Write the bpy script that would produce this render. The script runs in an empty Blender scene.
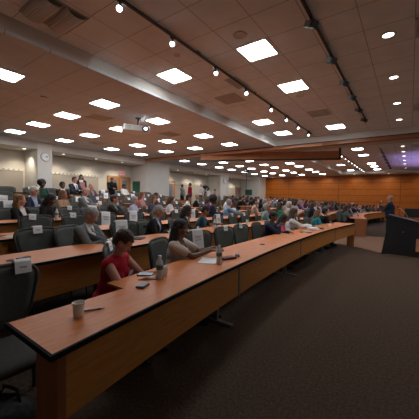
import bpy, bmesh, math, random
from mathutils import Vector, Matrix
from mathutils.bvhtree import BVHTree
random.seed(7)
R = math.radians
PI = math.pi
S = bpy.context.scene
COL = S.collection

# ------------------------------------------------------------------ materials
def mat(name, col, rough=.6, metal=0., var=0., scale=20., bump=0., spec=.5, emit=None, estr=0., trans=0., stretch=None):
    m = bpy.data.materials.new(name); m.use_nodes = True
    nt = m.node_tree; b = nt.nodes['Principled BSDF']
    b.inputs['Base Color'].default_value = (*col, 1); b.inputs['Roughness'].default_value = rough
    b.inputs['Metallic'].default_value = metal; b.inputs['Specular IOR Level'].default_value = spec
    if trans: b.inputs['Transmission Weight'].default_value = trans; b.inputs['IOR'].default_value = 1.33
    if emit: b.inputs['Emission Color'].default_value = (*emit, 1); b.inputs['Emission Strength'].default_value = estr
    if var or bump:
        tc = nt.nodes.new('ShaderNodeTexCoord'); mp = nt.nodes.new('ShaderNodeMapping')
        if stretch: mp.inputs['Scale'].default_value = stretch
        n = nt.nodes.new('ShaderNodeTexNoise'); n.inputs['Scale'].default_value = scale; n.inputs['Detail'].default_value = 4
        nt.links.new(tc.outputs['Object'], mp.inputs[0]); nt.links.new(mp.outputs[0], n.inputs['Vector'])
        if var:
            r = nt.nodes.new('ShaderNodeValToRGB')
            r.color_ramp.elements[0].position = .3; r.color_ramp.elements[1].position = .7
            r.color_ramp.elements[0].color = (*[c*(1-var) for c in col], 1)
            r.color_ramp.elements[1].color = (*[min(1, c*(1+var)) for c in col], 1)
            nt.links.new(n.outputs['Fac'], r.inputs[0]); nt.links.new(r.outputs[0], b.inputs['Base Color'])
        if bump:
            bp = nt.nodes.new('ShaderNodeBump'); bp.inputs['Strength'].default_value = bump; bp.inputs['Distance'].default_value = .01
            nt.links.new(n.outputs['Fac'], bp.inputs['Height']); nt.links.new(bp.outputs[0], b.inputs['Normal'])
    return m

def grid_mat(name, col, line, pitch, off, axes=(0, 1), w=.010, rough=.9, pitch2=None, var=.05):
    """surface with thin joint lines on a regular grid in world metres"""
    m = bpy.data.materials.new(name); m.use_nodes = True
    nt = m.node_tree; b = nt.nodes['Principled BSDF']; b.inputs['Roughness'].default_value = rough
    b.inputs['Specular IOR Level'].default_value = .3
    g = nt.nodes.new('ShaderNodeNewGeometry'); sp = nt.nodes.new('ShaderNodeSeparateXYZ'); nt.links.new(g.outputs['Position'], sp.inputs[0])
    def mth(op, a, b2=None, c=None):
        n = nt.nodes.new('ShaderNodeMath'); n.operation = op
        for i, v in enumerate((a, b2, c)):
            if v is None: continue
            if isinstance(v, (int, float)): n.inputs[i].default_value = v
            else: nt.links.new(v, n.inputs[i])
        return n.outputs[0]
    masks = []
    for k, ax in enumerate(axes):
        p = pitch if k == 0 else (pitch2 or pitch)
        v = mth('ADD', sp.outputs[ax], -off[k]+1000*p)
        f = mth('MODULO', v, p); masks.append(mth('LESS_THAN', f, w))
    mk = mth('MAXIMUM', masks[0], masks[1])
    n = nt.nodes.new('ShaderNodeTexNoise'); n.inputs['Scale'].default_value = 3.; n.inputs['Detail'].default_value = 6
    nt.links.new(g.outputs['Position'], n.inputs['Vector'])
    r = nt.nodes.new('ShaderNodeValToRGB'); r.color_ramp.elements[0].position = .3; r.color_ramp.elements[1].position = .7
    r.color_ramp.elements[0].color = (*[c*(1-var) for c in col], 1); r.color_ramp.elements[1].color = (*[c*(1+var) for c in col], 1)
    nt.links.new(n.outputs['Fac'], r.inputs[0])
    mx = nt.nodes.new('ShaderNodeMix'); mx.data_type = 'RGBA'
    nt.links.new(mk, mx.inputs['Factor']); nt.links.new(r.outputs[0], mx.inputs['A']); mx.inputs['B'].default_value = (*line, 1)
    nt.links.new(mx.outputs['Result'], b.inputs['Base Color'])
    return m

M = {}
M['wood_top'] = mat('desk_laminate', (.61, .20, .062), .42, spec=.28, var=.12, scale=9, stretch=(6, .6, 1))
M['wood_panel'] = mat('desk_panel_veneer', (.50, .20, .042), .45, var=.14, scale=8, stretch=(1, .7, 6))
M['wood_end'] = mat('end_panel_veneer', (.30, .10, .035), .5, var=.1, scale=8, stretch=(2, 2, .5))
M['nosing'] = mat('black_rubber_edge', (.010, .010, .011), .85, spec=.15)
M['grey_metal'] = mat('grey_painted_metal', (.20, .20, .19), .45, metal=.3)
M['carpet'] = mat('brown_carpet', (.074, .051, .037), .95, var=.35, scale=45, bump=.4, spec=.1)
M['aisle_carpet'] = mat('aisle_carpet', (.26, .155, .105), .95, var=.2, scale=40, bump=.3, spec=.1)
M['tier_carpet'] = mat('tier_carpet', (.06, .043, .034), .95, var=.4, scale=30, bump=.3, spec=.1)
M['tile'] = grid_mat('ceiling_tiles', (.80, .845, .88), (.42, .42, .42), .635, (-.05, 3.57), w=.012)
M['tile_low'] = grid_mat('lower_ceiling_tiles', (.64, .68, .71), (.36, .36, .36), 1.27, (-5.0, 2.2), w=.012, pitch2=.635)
M['gyp'] = mat('painted_gypsum', (.60, .58, .53), .85, var=.03, scale=2)
M['wall'] = mat('painted_wall', (.62, .58, .51), .85, var=.04, scale=2)
M['pillar'] = mat('pillar_paint', (.68, .66, .61), .85, var=.03, scale=2)
M['wainscot'] = mat('fabric_wall_panel', (.40, .36, .31), .95, var=.1, scale=60)
M['rail'] = mat('white_rail', (.70, .68, .62), .6)
M['orange'] = grid_mat('orange_wood_wall', (.44, .125, .010), (.13, .036, .006), 4.75, (-5.45, .33), axes=(0, 2), w=.035, rough=.42, pitch2=.56, var=.1)
M['beam'] = mat('dark_cherry_wood', (.30, .11, .042), .45, var=.15, scale=6, stretch=(.4, .4, 8))
M['soffit_wood'] = mat('soffit_veneer', (.54, .235, .10), .5, var=.12, scale=5, stretch=(.6, .6, 6))
M['black'] = mat('black_plastic', (.012, .012, .013), .45)
M['blackmatte'] = mat('black_matte', (.010, .010, .011), .8, var=.1, scale=30)
M['chair'] = mat('grey_chair_fabric', (.085, .098, .090), .8, var=.18, scale=90, bump=.15)
M['chairseat'] = mat('seat_fabric', (.06, .058, .054), .9, var=.2, scale=90)
M['chairframe'] = mat('chair_frame', (.055, .062, .058), .7)
M['chairbrown'] = mat('red_brown_chair', (.20, .075, .045), .6, var=.1, scale=40)
M['paper'] = mat('white_paper', (.90, .93, .94), .8)
M['ink'] = mat('grey_print', (.28, .29, .30), .8)
M['cup'] = mat('paper_cup', (.92, .86, .78), .7)
M['plasticclear'] = mat('clear_plastic', (.85, .9, .93), .12, trans=.3)
M['label'] = mat('bottle_label_green', (.10, .22, .16), .6)
M['capwhite'] = mat('bottle_cap', (.8, .82, .84), .5)
M['bluedev'] = mat('light_blue_screen', (.30, .42, .52), .3)
M['maroon'] = mat('maroon_leather', (.10, .018, .02), .5)
M['white'] = mat('white_plastic', (.72, .74, .72), .5)
M['steel'] = mat('brushed_steel', (.45, .46, .47), .35, metal=.8)
M['lens'] = mat('projector_lens_glow', (.05, .06, .12), .1, emit=(.65, .8, 1), estr=9)
M['lensring'] = mat('lens_ring', (.03, .035, .09), .3)
M['panel'] = mat('lit_diffuser', (1, 1, 1), .6, emit=(.96, .975, 1.0), estr=23)
M['dl'] = mat('lit_downlight', (1, 1, 1), .6, emit=(1, .93, .82), estr=11)
M['spotglow'] = mat('lit_spot_lens', (1, 1, 1), .5, emit=(.88, .95, 1), estr=22)
M['vent'] = mat('vent_metal', (.40, .39, .375), .7)
M['ventlight'] = mat('vent_face', (.60, .59, .575), .8)
M['doorwood'] = mat('oak_door', (.42, .21, .09), .5, var=.15, scale=4, stretch=(5, 5, .6))
M['doorglass'] = mat('door_glass', (.16, .20, .26), .15)
M['exitred'] = mat('exit_red', (.75, .03, .06), .5, emit=(1, .05, .09), estr=.7)
M['exitbody'] = mat('exit_body', (.75, .7, .68), .5, emit=(1, .8, .75), estr=.12)
M['green'] = mat('green_board', (.035, .13, .085), .8, var=.2, scale=25)
M['clockface'] = mat('clock_face', (.78, .80, .80), .5)
M['skinL'] = mat('skin_light', (.52, .27, .20), .55, var=.06, scale=12)
M['skinM'] = mat('skin_medium', (.34, .17, .11), .55, var=.06, scale=12)
M['skinD'] = mat('skin_dark', (.105, .048, .03), .5, var=.08, scale=12)
M['skinB'] = mat('skin_brown', (.19, .088, .052), .5, var=.08, scale=12)
M['lips'] = mat('lips', (.30, .08, .07), .5)
M['eyew'] = mat('eye_white', (.7, .68, .65), .3)
M['eyed'] = mat('iris_dark', (.02, .014, .01), .25)
HAIR = dict(black=(.010, .009, .009), brown=(.045, .024, .014), grey=(.35, .34, .33), white=(.62, .61, .57), blonde=(.28, .16, .07),
            auburn=(.12, .045, .02), darkblonde=(.15, .085, .04))
for k, c in HAIR.items(): M['h_'+k] = mat('hair_'+k, c, .6, var=.35, scale=40, stretch=(1, 1, .3))
CL = dict(red=(.42, .008, .03), cream=(.60, .56, .50), navy=(.018, .028, .055), pink=(.75, .12, .22), teal=(.03, .27, .33),
          black=(.012, .012, .014), charcoal=(.045, .05, .052), greysuit=(.15, .175, .18), lightblue=(.38, .50, .68), darkteal=(.02, .06, .085),
          white=(.75, .77, .77), purple=(.17, .02, .12), green=(.02, .26, .12), beige=(.50, .36, .28), brownsuit=(.03, .027, .022),
          palegreen=(.22, .36, .34), darkgreen=(.015, .06, .04), maroon=(.16, .015, .03), grey=(.22, .22, .22), tan=(.35, .24, .15),
          slate=(.07, .09, .12), blueshirt=(.20, .34, .52), khaki=(.22, .19, .13), burgundy=(.09, .015, .02), rose=(.42, .20, .20))
for k, c in CL.items(): M['c_'+k] = mat('cloth_'+k, c, .85, var=.12, scale=50, bump=.1, spec=.25)
M['stripe'] = mat('patterned_tie', (.10, .13, .20), .6, var=.7, scale=160)

# ------------------------------------------------------------------ mesh helpers
def link(name, bm, m, parent=None, smooth=False):
    me = bpy.data.meshes.new(name)
    bmesh.ops.recalc_face_normals(bm, faces=bm.faces)
    bm.to_mesh(me); bm.free()
    if isinstance(m, (list, tuple)):
        for x in m: me.materials.append(x)
    else: me.materials.append(m)
    if smooth:
        for p in me.polygons: p.use_smooth = True
    o = bpy.data.objects.new(name, me); COL.objects.link(o)
    if parent: o.parent = parent
    return o
def tag(o, label, cat, group=None, kind=None):
    if label: o['label'] = label
    if cat: o['category'] = cat
    if group: o['group'] = group
    if kind: o['kind'] = kind
    return o
def empty(name, label, cat, loc=(0, 0, 0), rz=0., group=None):
    o = bpy.data.objects.new(name, None); COL.objects.link(o); o.empty_display_size = .1
    o.location = loc; o.rotation_euler = (0, 0, rz)
    return tag(o, label, cat, group)
def struct(o, label=None):
    o['kind'] = 'structure'
    if label: o['label'] = label
    return o
def copy_tree(o, parent=None, top=True):
    c = o.copy(); COL.objects.link(c)
    if parent is not None: c.parent = parent
    for ch in list(o.children): copy_tree(ch, c, False)
    return c
def box(bm, x0, x1, y0, y1, z0, z1, bev=0., mi=0, M4=None):
    vs = [bm.verts.new(p) for p in ((x0, y0, z0), (x1, y0, z0), (x1, y1, z0), (x0, y1, z0), (x0, y0, z1), (x1, y0, z1), (x1, y1, z1), (x0, y1, z1))]
    fs = [bm.faces.new([vs[i] for i in f]) for f in ((0, 3, 2, 1), (4, 5, 6, 7), (0, 1, 5, 4), (1, 2, 6, 5), (2, 3, 7, 6), (3, 0, 4, 7))]
    for f in fs: f.material_index = mi
    if bev:
        es = list({e for f in fs for e in f.edges})
        r = bmesh.ops.bevel(bm, geom=es, offset=bev, segments=2, profile=.5, affect='EDGES')
        for f in r['faces']: f.material_index = mi
        vs = list({v for f in r['faces'] for v in f.verts} | {v for v in vs if v.is_valid})
    if M4 is not None:
        bmesh.ops.transform(bm, matrix=M4, verts=[v for v in vs if v.is_valid])
    return bm
def B(*a, **k): return box(bmesh.new(), *a, **k)
def lathe(bm, prof, n=20, M4=None, mi=0, caps=True):
    rings = []
    for r, z in prof:
        ring = [Vector((r*math.cos(2*PI*i/n), r*math.sin(2*PI*i/n), z)) for i in range(n)]
        if M4 is not None: ring = [M4 @ v for v in ring]
        rings.append([bm.verts.new(v) for v in ring])
    for a, b in zip(rings, rings[1:]):
        for i in range(n):
            f = bm.faces.new((a[i], a[(i+1) % n], b[(i+1) % n], b[i])); f.material_index = mi
    if caps:
        f = bm.faces.new(list(reversed(rings[0]))); f.material_index = mi
        f = bm.faces.new(rings[-1]); f.material_index = mi
    return bm
def rotm(d):
    return Vector(d).to_track_quat('Z', 'Y').to_matrix().to_4x4()
def tube(bm, a, b, r, r2=None, n=10, mi=0):
    a = Vector(a); b = Vector(b); L = (b-a).length
    lathe(bm, [(r, 0), (r2 or r, L)], n, Matrix.Translation(a) @ rotm(b-a), mi)
    return bm
def path_tube(bm, pts, r, n=8, closed=False, mi=0):
    pts = [Vector(p) for p in pts]; rings = []
    N = len(pts)
    for i, p in enumerate(pts):
        if closed: d = pts[(i+1) % N]-pts[i-1]
        else: d = pts[min(i+1, N-1)]-pts[max(i-1, 0)]
        q = rotm(d)
        rings.append([bm.verts.new(p + q @ Vector((r*math.cos(2*PI*k/n), r*math.sin(2*PI*k/n), 0))) for k in range(n)])
    prs = list(zip(rings, rings[1:])) + ([(rings[-1], rings[0])] if closed else [])
    for a, b in prs:
        # align start vertex to limit twisting
        off = min(range(n), key=lambda k: (a[0].co-b[k].co).length)
        for k in range(n):
            f = bm.faces.new((a[k], a[(k+1) % n], b[(k+1+off) % n], b[(k+off) % n])); f.material_index = mi
    if not closed:
        bm.faces.new(rings[0]); bm.faces.new(rings[-1])
    return bm
def prism(bm, poly, z0, z1, mi=0, M4=None):
    T = (lambda v: M4 @ Vector(v)) if M4 is not None else Vector
    a = [bm.verts.new(T((x, y, z0))) for x, y in poly]; b = [bm.verts.new(T((x, y, z1))) for x, y in poly]
    n = len(poly)
    for i in range(n):
        f = bm.faces.new((a[i], a[(i+1) % n], b[(i+1) % n], b[i])); f.material_index = mi
    f = bm.faces.new(list(reversed(a))); f.material_index = mi
    f = bm.faces.new(b); f.material_index = mi
    return bm
def strip(bm, fa, fb, ys, z0, z1, mi=0):
    """solid swept along Y between x=fa(y) and x=fb(y), z0..z1"""
    rows = []
    for y in ys:
        xa, xb = fa(y), fb(y)
        rows.append([bm.verts.new(p) for p in ((xa, y, z0), (xb, y, z0), (xb, y, z1), (xa, y, z1))])
    for p, q in zip(rows, rows[1:]):
        for i in range(4):
            f = bm.faces.new((p[i], p[(i+1) % 4], q[(i+1) % 4], q[i])); f.material_index = mi
    bm.faces.new(rows[0]); bm.faces.new(list(reversed(rows[-1])))
    return bm
def frange(a, b, n): return [a+(b-a)*i/(n-1) for i in range(n)]

# ------------------------------------------------------------------ the plan of the room
X0 = {1: -1.62, 2: -2.97, 3: -4.15, 4: -5.45, 5: -6.75, 6: -8.05, 7: -9.35, 8: -10.65}
FL = {1: 0., 2: .08, 3: .16, 4: .24, 5: .33, 6: .45, 7: .62, 8: .78}
def XN(k, y): return X0[k]+(y-6)**2/(80 if k == 1 else 110)
def XFAR(k, y): return -2.0-1.3*(k-1)+(y-18.5)**2/(45+25*(k-1))
YE, YS = 10.15, 13.3
def XB(k, y):
    if y <= YE: return XN(k, y)
    if y >= YS: return XFAR(k, y)
    t = (y-YE)/(YS-YE); return XN(k, YE)*(1-t)+XFAR(k, YS)*t
Z1, Z2, ZS = 3.83, 4.06, 3.50
YW = 28.0                                     # far wood wall
XWB = -14.9                                   # wall behind the seats
XR, YB = 5.2, -4.2

# floor in one mesh : front floor, tiers, aisle
bm = bmesh.new()
box(bm, -2.0, XR, YB, YW, -.1, 0)
ys = frange(YB, YW, 60)
for k in range(2, 9):
    strip(bm, lambda y: XB(k, max(y, -1))+.06, lambda y: (XWB-.3), ys, FL[k-1]-.12 if k > 2 else -.1, FL[k], mi=2)
strip(bm, lambda y: -1.9, lambda y: XWB, ys, -.1, 0.0005, mi=2)
fl = link('floor', bm, [M['carpet'], M['aisle_carpet'], M['tier_carpet']]); struct(fl, 'dark brown carpeted floor rising in low tiers')
bm = bmesh.new()
prism(bm, [(-.45, 9.2), (2.5, 9.6), (4.5, 14.0), (1.0, 13.7), (-1.85, 13.55), (-4.0, 13.2), (-2.76, 10.6), (-1.5, 10.12)], 0.0, .006)
o = link('trim_1', bm, M['aisle_carpet']); struct(o, 'lighter carpet of the cross aisle')

# ceiling
bm = bmesh.new()
box(bm, -4.87, XR, YB, 11.65, Z2, Z2+.1, mi=0)
box(bm, -4.87, XR, 13.4, 26.4, Z2, Z2+.1, mi=0)
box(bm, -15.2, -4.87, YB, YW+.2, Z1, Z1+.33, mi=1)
box(bm, -4.90, -4.868, YB, 11.65, Z1, Z2+.1, mi=2)
box(bm, -4.90, -4.868, 13.4, 26.4, Z1, Z2+.1, mi=2)
box(bm, -4.87, XR, 11.65, 13.4, Z1, Z2+.12, mi=2)
box(bm, -4.87, XR, 26.4, YW+.2, Z1, Z2+.12, mi=2)
ce = link('ceiling', bm, [M['tile'], M['tile_low'], M['gyp']]); struct(ce, 'tiled ceiling in two levels')
bm = bmesh.new()
box(bm, XWB-.1, -13.55, YB, YW, ZS, Z1-.001)
struct(link('trim_2', bm, M['gyp']), 'pale soffit above the back wall')
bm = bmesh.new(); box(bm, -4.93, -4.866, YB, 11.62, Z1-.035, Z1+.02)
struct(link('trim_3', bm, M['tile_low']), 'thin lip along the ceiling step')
# header beam, then the angled wood soffit panel
bm = bmesh.new(); box(bm, -2.95, XR, 11.70, 12.0, 3.69, Z1+.02); box(bm, -13.5, XR, 11.66, 11.72, 3.80, Z1-.001, mi=1); box(bm, -13.5, -2.95, 11.72, 12.0, 3.69, Z1+.01, mi=2)  # the black strip stands in for the shadow gap above the wood
struct(link('trim_4', bm, [M['beam'], M['black'], M['soffit_wood']]), 'dark wood header beam crossing the room')
A = Vector((-9.95, 11.25, 0)); Bp = Vector((-2.74, 14.14, 0)); d = (Bp-A).normalized(); n = Vector((-d.y, d.x, 0))
bm = bmesh.new()
def slab(a, b, th, z0, z1, mi): prism(bm, [(p.x, p.y) for p in (a, b, b+n*th, a+n*th)], z0, z1, mi)
A2 = A+d*1.0
slab(A2, Bp, .16, 3.48, Z1-.005, 0); slab(A2-n*.01, Bp-n*.01+d*.03, .18, 3.42, 3.48, 1)
slab(Bp-d*.04-n*.012, Bp+d*.03-n*.012, .185, 3.42, Z1+.2, 1)
xx = [A2+d*t for t in (3.1,)]
for p in xx: slab(p-n*.004, p+d*.015-n*.004, .02, 3.54, Z1-.01, 1)
struct(link('trim_5', bm, [M['soffit_wood'], M['black']]), 'angled wood soffit panel with black edge hanging behind the header')

# walls
struct(link('wall_left', B(XWB-.2, XWB, YB, YW+.2, 0, Z1), M['wall']), 'beige wall behind the seats')
struct(link('wall_far', B(-15, XR+.2, YW, YW+.2, 0, Z1+.1), M['orange']), 'orange wood panelled wall')
struct(link('wall_right', B(XR, XR+.2, YB, YW, 0, Z2+.1), M['rail']))
struct(link('wall_near', B(-15, XR, YB-.2, YB, 0, Z2+.1), M['rail']))
struct(link('wall_block', B(XWB, -13.45, 11.8, 13.85, .6, Z1-.002), M['pillar']), 'pale wall block projecting from the back wall')
struct(link('wall_column', B(XWB, -13.54, 5.57, 6.20, .6, Z1-.002), M['pillar']), 'pale column with the clock')
struct(link('wall_pier', B(XWB, -13.54, 20.3, 21.7, .6, Z1-.002), M['pillar']), 'pale pier in the far half')
struct(link('wall_corner', B(XWB, -12.75, 26.3, YW, .6, Z1-.002), M['pillar']), 'pale corner block beside the orange wall')
rn = 3
for i, (ya, yb) in enumerate([(YB, 5.5), (6.25, 9.4), (14.8, 20.25), (21.75, 25.0)]):
    bm = bmesh.new(); box(bm, XWB, XWB+.03, ya, yb, .78, 2.55)
    o = struct(link('trim_%d' % (6+i*2), bm, M['wainscot']), 'fabric covered wall panel')
    bm = bmesh.new(); box(bm, XWB, XWB+.05, ya, yb, 2.55, 2.62)
    y = ya+.1
    while y < yb-.1:
        lathe(bm, [(.018, 0), (.018, .07)], 8, Matrix.Translation((XWB+.05, y, 2.60)) @ rotm((1, 0, 0)), mi=1); y += .2
    struct(link('trim_%d' % (7+i*2), bm, [M['rail'], M['grey_metal']]), 'hook rail on the wall')

def door(n, y0, y1, z0, h, leaves):
    bm = bmesh.new()
    for (a, b, c, e) in ((y0-.06, y0, z0, z0+h+.06), (y1, y1+.06, z0, z0+h+.06), (y0-.06, y1+.06, z0+h, z0+h+.06)): box(bm, XWB-.02, XWB+.05, a, b, c, e)
    w = (y1-y0)/leaves
    root = struct(link('door_%d' % n, bm, M['doorwood']), 'oak framed door in the back wall')
    for i in range(leaves):
        a = y0+i*w
        lf = link('door_leaf', B(XWB+.005, XWB+.035, a+.01, a+w-.01, z0, z0+h-.01), M['doorwood'], root)
        link('vision_panel', B(XWB+.03, XWB+.04, a+w*.28, a+w*.72, z0+h*.42, z0+h*.9), M['doorglass'], lf)
        bm = bmesh.new(); tube(bm, (XWB+.08, a+(w-.1 if i == 0 else .1), z0+.9), (XWB+.08, a+(w-.1 if i == 0 else .1), z0+1.2), .012)
        link('handle', bm, M['steel'], lf)
door(1, 10.05, 11.65, .78, 1.88, 2)
door(2, 15.0, 15.9, .78, 1.9, 1)
door(3, 25.2, 26.2, .78, 1.9, 2)

# exit sign
t = empty('exit_sign', 'lit red and white exit sign above the double door of the back wall', 'sign', (XWB+.02, 11.0, 2.84))
link('housing', B(0, .05, -.24, .24, -.03, .24, bev=.008), M['exitbody'], t)
cu = bpy.data.curves.new('letters', 'FONT'); cu.body = 'EXIT'; cu.size = .20; cu.align_x = 'CENTER'; cu.extrude = .004; cu.offset = .004
to = bpy.data.objects.new('tmp', cu); COL.objects.link(to); dg = bpy.context.evaluated_depsgraph_get()
me = bpy.data.meshes.new_from_object(to.evaluated_get(dg)); bpy.data.objects.remove(to)
me.materials.clear(); me.materials.append(M['exitred'])
lo = bpy.data.objects.new('lettering', me); COL.objects.link(lo); lo.parent = t; lo.location = (.055, 0, .035); lo.rotation_euler = (R(90), 0, R(90))

# boards and clocks
t = tag(link('notice_board', B(-14.72, -14.02, 11.76, 11.795, 1.72, 2.46), M['green']), 'dark green notice board on the side face of the wall block', 'board')
t = tag(link('notice_board', B(-14.3, -13.5, 26.26, 26.295, 1.9, 2.5), M['green']), 'small green notice board beside the far orange wall', 'board')
def clock(y, z, r, label):
    t = empty('wall_clock', label, 'clock', (-13.535, y, z))
    mx = rotm((1, 0, 0))
    bm = bmesh.new(); lathe(bm, [(r, 0), (r*1.04, .02), (r*1.0, .05), (r*.9, .05), (r*.9, .04)], 32, mx, caps=False); link('rim', bm, M['steel'], t, True)
    link('face', lathe(bmesh.new(), [(r*.93, .0), (r*.93, .038)], 32, mx), M['clockface'], t)
    for i in range(12):
        link('hour_mark', B(.038, .042, -.006, .006, r*.72, r*.84, M4=Matrix.Rotation(i*PI/6, 4, 'X')), M['black'], t)
    link('hour_hand', B(.042, .046, -.01, .01, -.02, r*.45, M4=Matrix.Rotation(R(-100), 4, 'X')), M['black'], t)
    link('minute_hand', B(.046, .05, -.007, .007, -.02, r*.7, M4=Matrix.Rotation(R(-72), 4, 'X')), M['black'], t)
clock(5.90, 3.19, .20, 'round white wall clock with black rim on the column')
clock(21.0, 3.1, .24, 'round white wall clock on the pier in the far half')

# ------------------------------------------------------------------ ceiling fittings
def nth(i): return ['first', 'second', 'third', 'fourth', 'fifth', 'sixth', 'seventh', 'eighth', 'ninth', 'tenth', 'eleventh', 'twelfth', 'thirteenth', 'fourteenth', 'fifteenth', 'sixteenth', 'seventeenth', 'eighteenth', 'nineteenth', 'twentieth'][i]
def panel_light():
    t = empty('ceiling_light', '', 'ceiling light')
    bm = bmesh.new(); s = .305
    for a in ((-s, s, -s, -s+.02), (-s, s, s-.02, s), (-s, -s+.02, -s, s), (s-.02, s, -s, s)): box(bm, *a, -.012, .002)
    link('frame', bm, M['rail'], t)
    link('diffuser', B(-s+.03, s-.03, -s+.03, s-.03, -.018, -.002), M['panel'], t)
    return t
proto = panel_light(); proto.scale = (.92, .92, 1); used = False
def place_light(x, y, z, label):
    global used
    t = copy_tree(proto) if used else proto
    used = True; t.location = (x, y, z); t['label'] = label; t['group'] = 'square recessed ceiling lights'
    if y > 13: t.scale = (.78, .78, 1)
lowx = [(-6.45, 'first'), (-8.35, 'second'), (-10.25, 'third'), (-12.2, 'fourth')]
for i, y in enumerate([4.25, 6.1, 8.45, 10.3]):
    for x, w in lowx:
        if (w, i) == ('first', 9): continue
        place_light(x, y, Z1, f'square light in near lower ceiling, {w} line from the step, {nth(i)} from left')
place_light(-6.62, 2.12, Z1, 'square light in lower ceiling at the left edge of the photo')
for i, y in enumerate([13.45, 15.25, 17.4, 19.2, 21.5, 23.3, 25.5]):
    for x, w in [(-6.3, 'first'), (-8.1, 'second'), (-9.98, 'third'), (-11.75, 'fourth')]:
        if i == 0 and w != 'fourth': continue
        place_light(x, y, Z1, f'square light in far lower ceiling, {w} line from the step, {nth(i)} beyond the header')
for i, y in enumerate([6.31, 8.6, 10.45, 15.4, 17.5, 19.5, 21.5]):  # unseen lights added to brighten the carpet and desk panels
    place_light(2.0, y, Z2, f'added unseen square light above the front floor, {nth(i)} from the camera')
place_light(-2.27, 2.0, Z2, 'added unseen square light in upper ceiling')  # added out of view to light the near desk
for i, (x, y) in enumerate([(-4.19, 4.42), (-2.27, 4.47), (-2.27, 6.31), (-4.1, 8.63), (-4.1, 10.43), (-2.21, 10.47)]):
    lab = ['left of the track spots, nearest', 'nearest and largest in the middle of the upper ceiling', 'second behind the largest light',
           'left of the track, second along', 'left of the track, beside the header', 'beside the header under the dark spots'][i]
    place_light(x, y, Z2, f'square light in upper ceiling, {lab}')
for i, y in enumerate([15.39, 17.5, 21.5, 23.3, 25.5]):
    place_light(-2.2, y, Z2, f'square light in far upper ceiling, {nth(i)} beyond the header')
for i, y in enumerate([17.5, 21.5, 25.5]):
    place_light(-4.1, y, Z2, f'square light in far upper ceiling beside the step, {nth(i)} beyond the header')

def downlight():
    t = empty('downlight', '', 'downlight')
    link('trim_ring', lathe(bmesh.new(), [(.075, .0), (.105, .0), (.11, -.006), (.075, -.012)], 24, caps=False), M['rail'], t, True)
    link('lamp', lathe(bmesh.new(), [(.078, -.004), (.078, -.001)], 24), M['dl'], t)
    return t
pd = downlight(); ud = False
def place_dl(x, y, z, lab, s=1.):
    global ud
    t = copy_tree(pd) if ud else pd
    ud = True; t.location = (x, y, z); t['label'] = lab; t['group'] = 'round downlights'; t.scale = (s, s, 1)
    if x == -.38:
        L = bpy.data.lights.new('downlight_lamp', 'SPOT'); L.energy = 45; L.spot_size = R(110); L.spot_blend = .8; L.color = (1, .9, .76); L.shadow_soft_size = .06
        lo = bpy.data.objects.new('downlight_lamp', L); lo.location = (x, y, z-.03); COL.objects.link(lo)
for i, y in enumerate([5.16, 6.95, 8.79, 10.55]): place_dl(-.38, y, Z2, f'round downlight in near upper ceiling at right, {nth(i)} from the camera', 1.)
for i, y in enumerate([15.59, 17.2, 18.83, 20.8, 22.6, 25.4]): place_dl(-.38, y, Z2, f'round downlight in far upper ceiling, {nth(i)} beyond the header')
sy = [3.4, 5.22, 6.95, 8.72, 10.39, 15.3, 17.4, 18.9, 22.7, 24.3]
for i, y in enumerate(sy):
    place_dl(-14.0, y, ZS, f'small round downlight under the back wall soffit, {nth(i)} from the left', .9)
    L = bpy.data.lights.new('soffit_lamp', 'SPOT'); L.energy = 100; L.spot_size = R(105); L.spot_blend = .8; L.color = (1, .86, .68); L.shadow_soft_size = .05
    lo = bpy.data.objects.new('soffit_lamp', L); lo.location = (-14.0, y, ZS-.03); lo.rotation_euler = (0, R(18), 0); COL.objects.link(lo)

# track spots
def track(x, y0, y1, z, label):
    t = empty('lighting_track', label, 'track', (x, y0, z))
    link('rail', B(-.02, .02, 0, y1-y0, -.03, .0, bev=.004), M['black'], t)
    bm = bmesh.new()
    for y in frange(.3, y1-y0-.3, 5): box(bm, -.014, .014, y-.05, y+.05, 0, .03)
    link('clip', bm, M['grey_metal'], t)
track(-3.15, 1.4, 10.9, Z2-.03, 'long black lighting track crossing the near upper ceiling, left one')
track(-1.22, 3.0, 10.0, Z2-.03, 'black lighting track with dark spotlights, right one')
track(-3.15, 15.5, 25.8, Z2-.03, 'lighting track of small lit spots beyond the header')
track(-1.25, 15.5, 24.5, Z2-.03, 'lighting track of dark spotlights beyond the header')
def spot(kind):
    t = empty('track_spotlight', '', 'spotlight')
    bm = bmesh.new(); tube(bm, (0, 0, -.03), (0, 0, -.09), .012); box(bm, -.02, .02, -.03, .03, -.055, -.03); link('stem', bm, M['black'], t)
    if kind == 'lit':
        d = Vector((.45, -.45, -.55)).normalized(); mx = Matrix.Translation((0, 0, -.13)) @ rotm(d)
        link('housing', lathe(bmesh.new(), [(.022, -.09), (.038, -.05), (.042, .05), (.036, .05), (.034, .03)], 16, mx, caps=False), M['black'], t, True)
        link('lens', lathe(bmesh.new(), [(.036, .034), (.036, .046)], 16, mx), M['spotglow'], t)
    else:
        d = Vector((.85, -.30, -.42)).normalized(); mx = Matrix.Translation((0, 0, -.15)) @ rotm(d)
        bm = bmesh.new(); box(bm, -.06, .06, -.055, .055, -.10, .03, bev=.012, M4=mx); link('housing', bm, M['grey_metal'], t)
        bm = bmesh.new(); box(bm, -.066, .066, -.062, .062, .03, .11, bev=.01, M4=mx); link('hood', bm, M['black'], t)
    return t
lit = None
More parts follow.
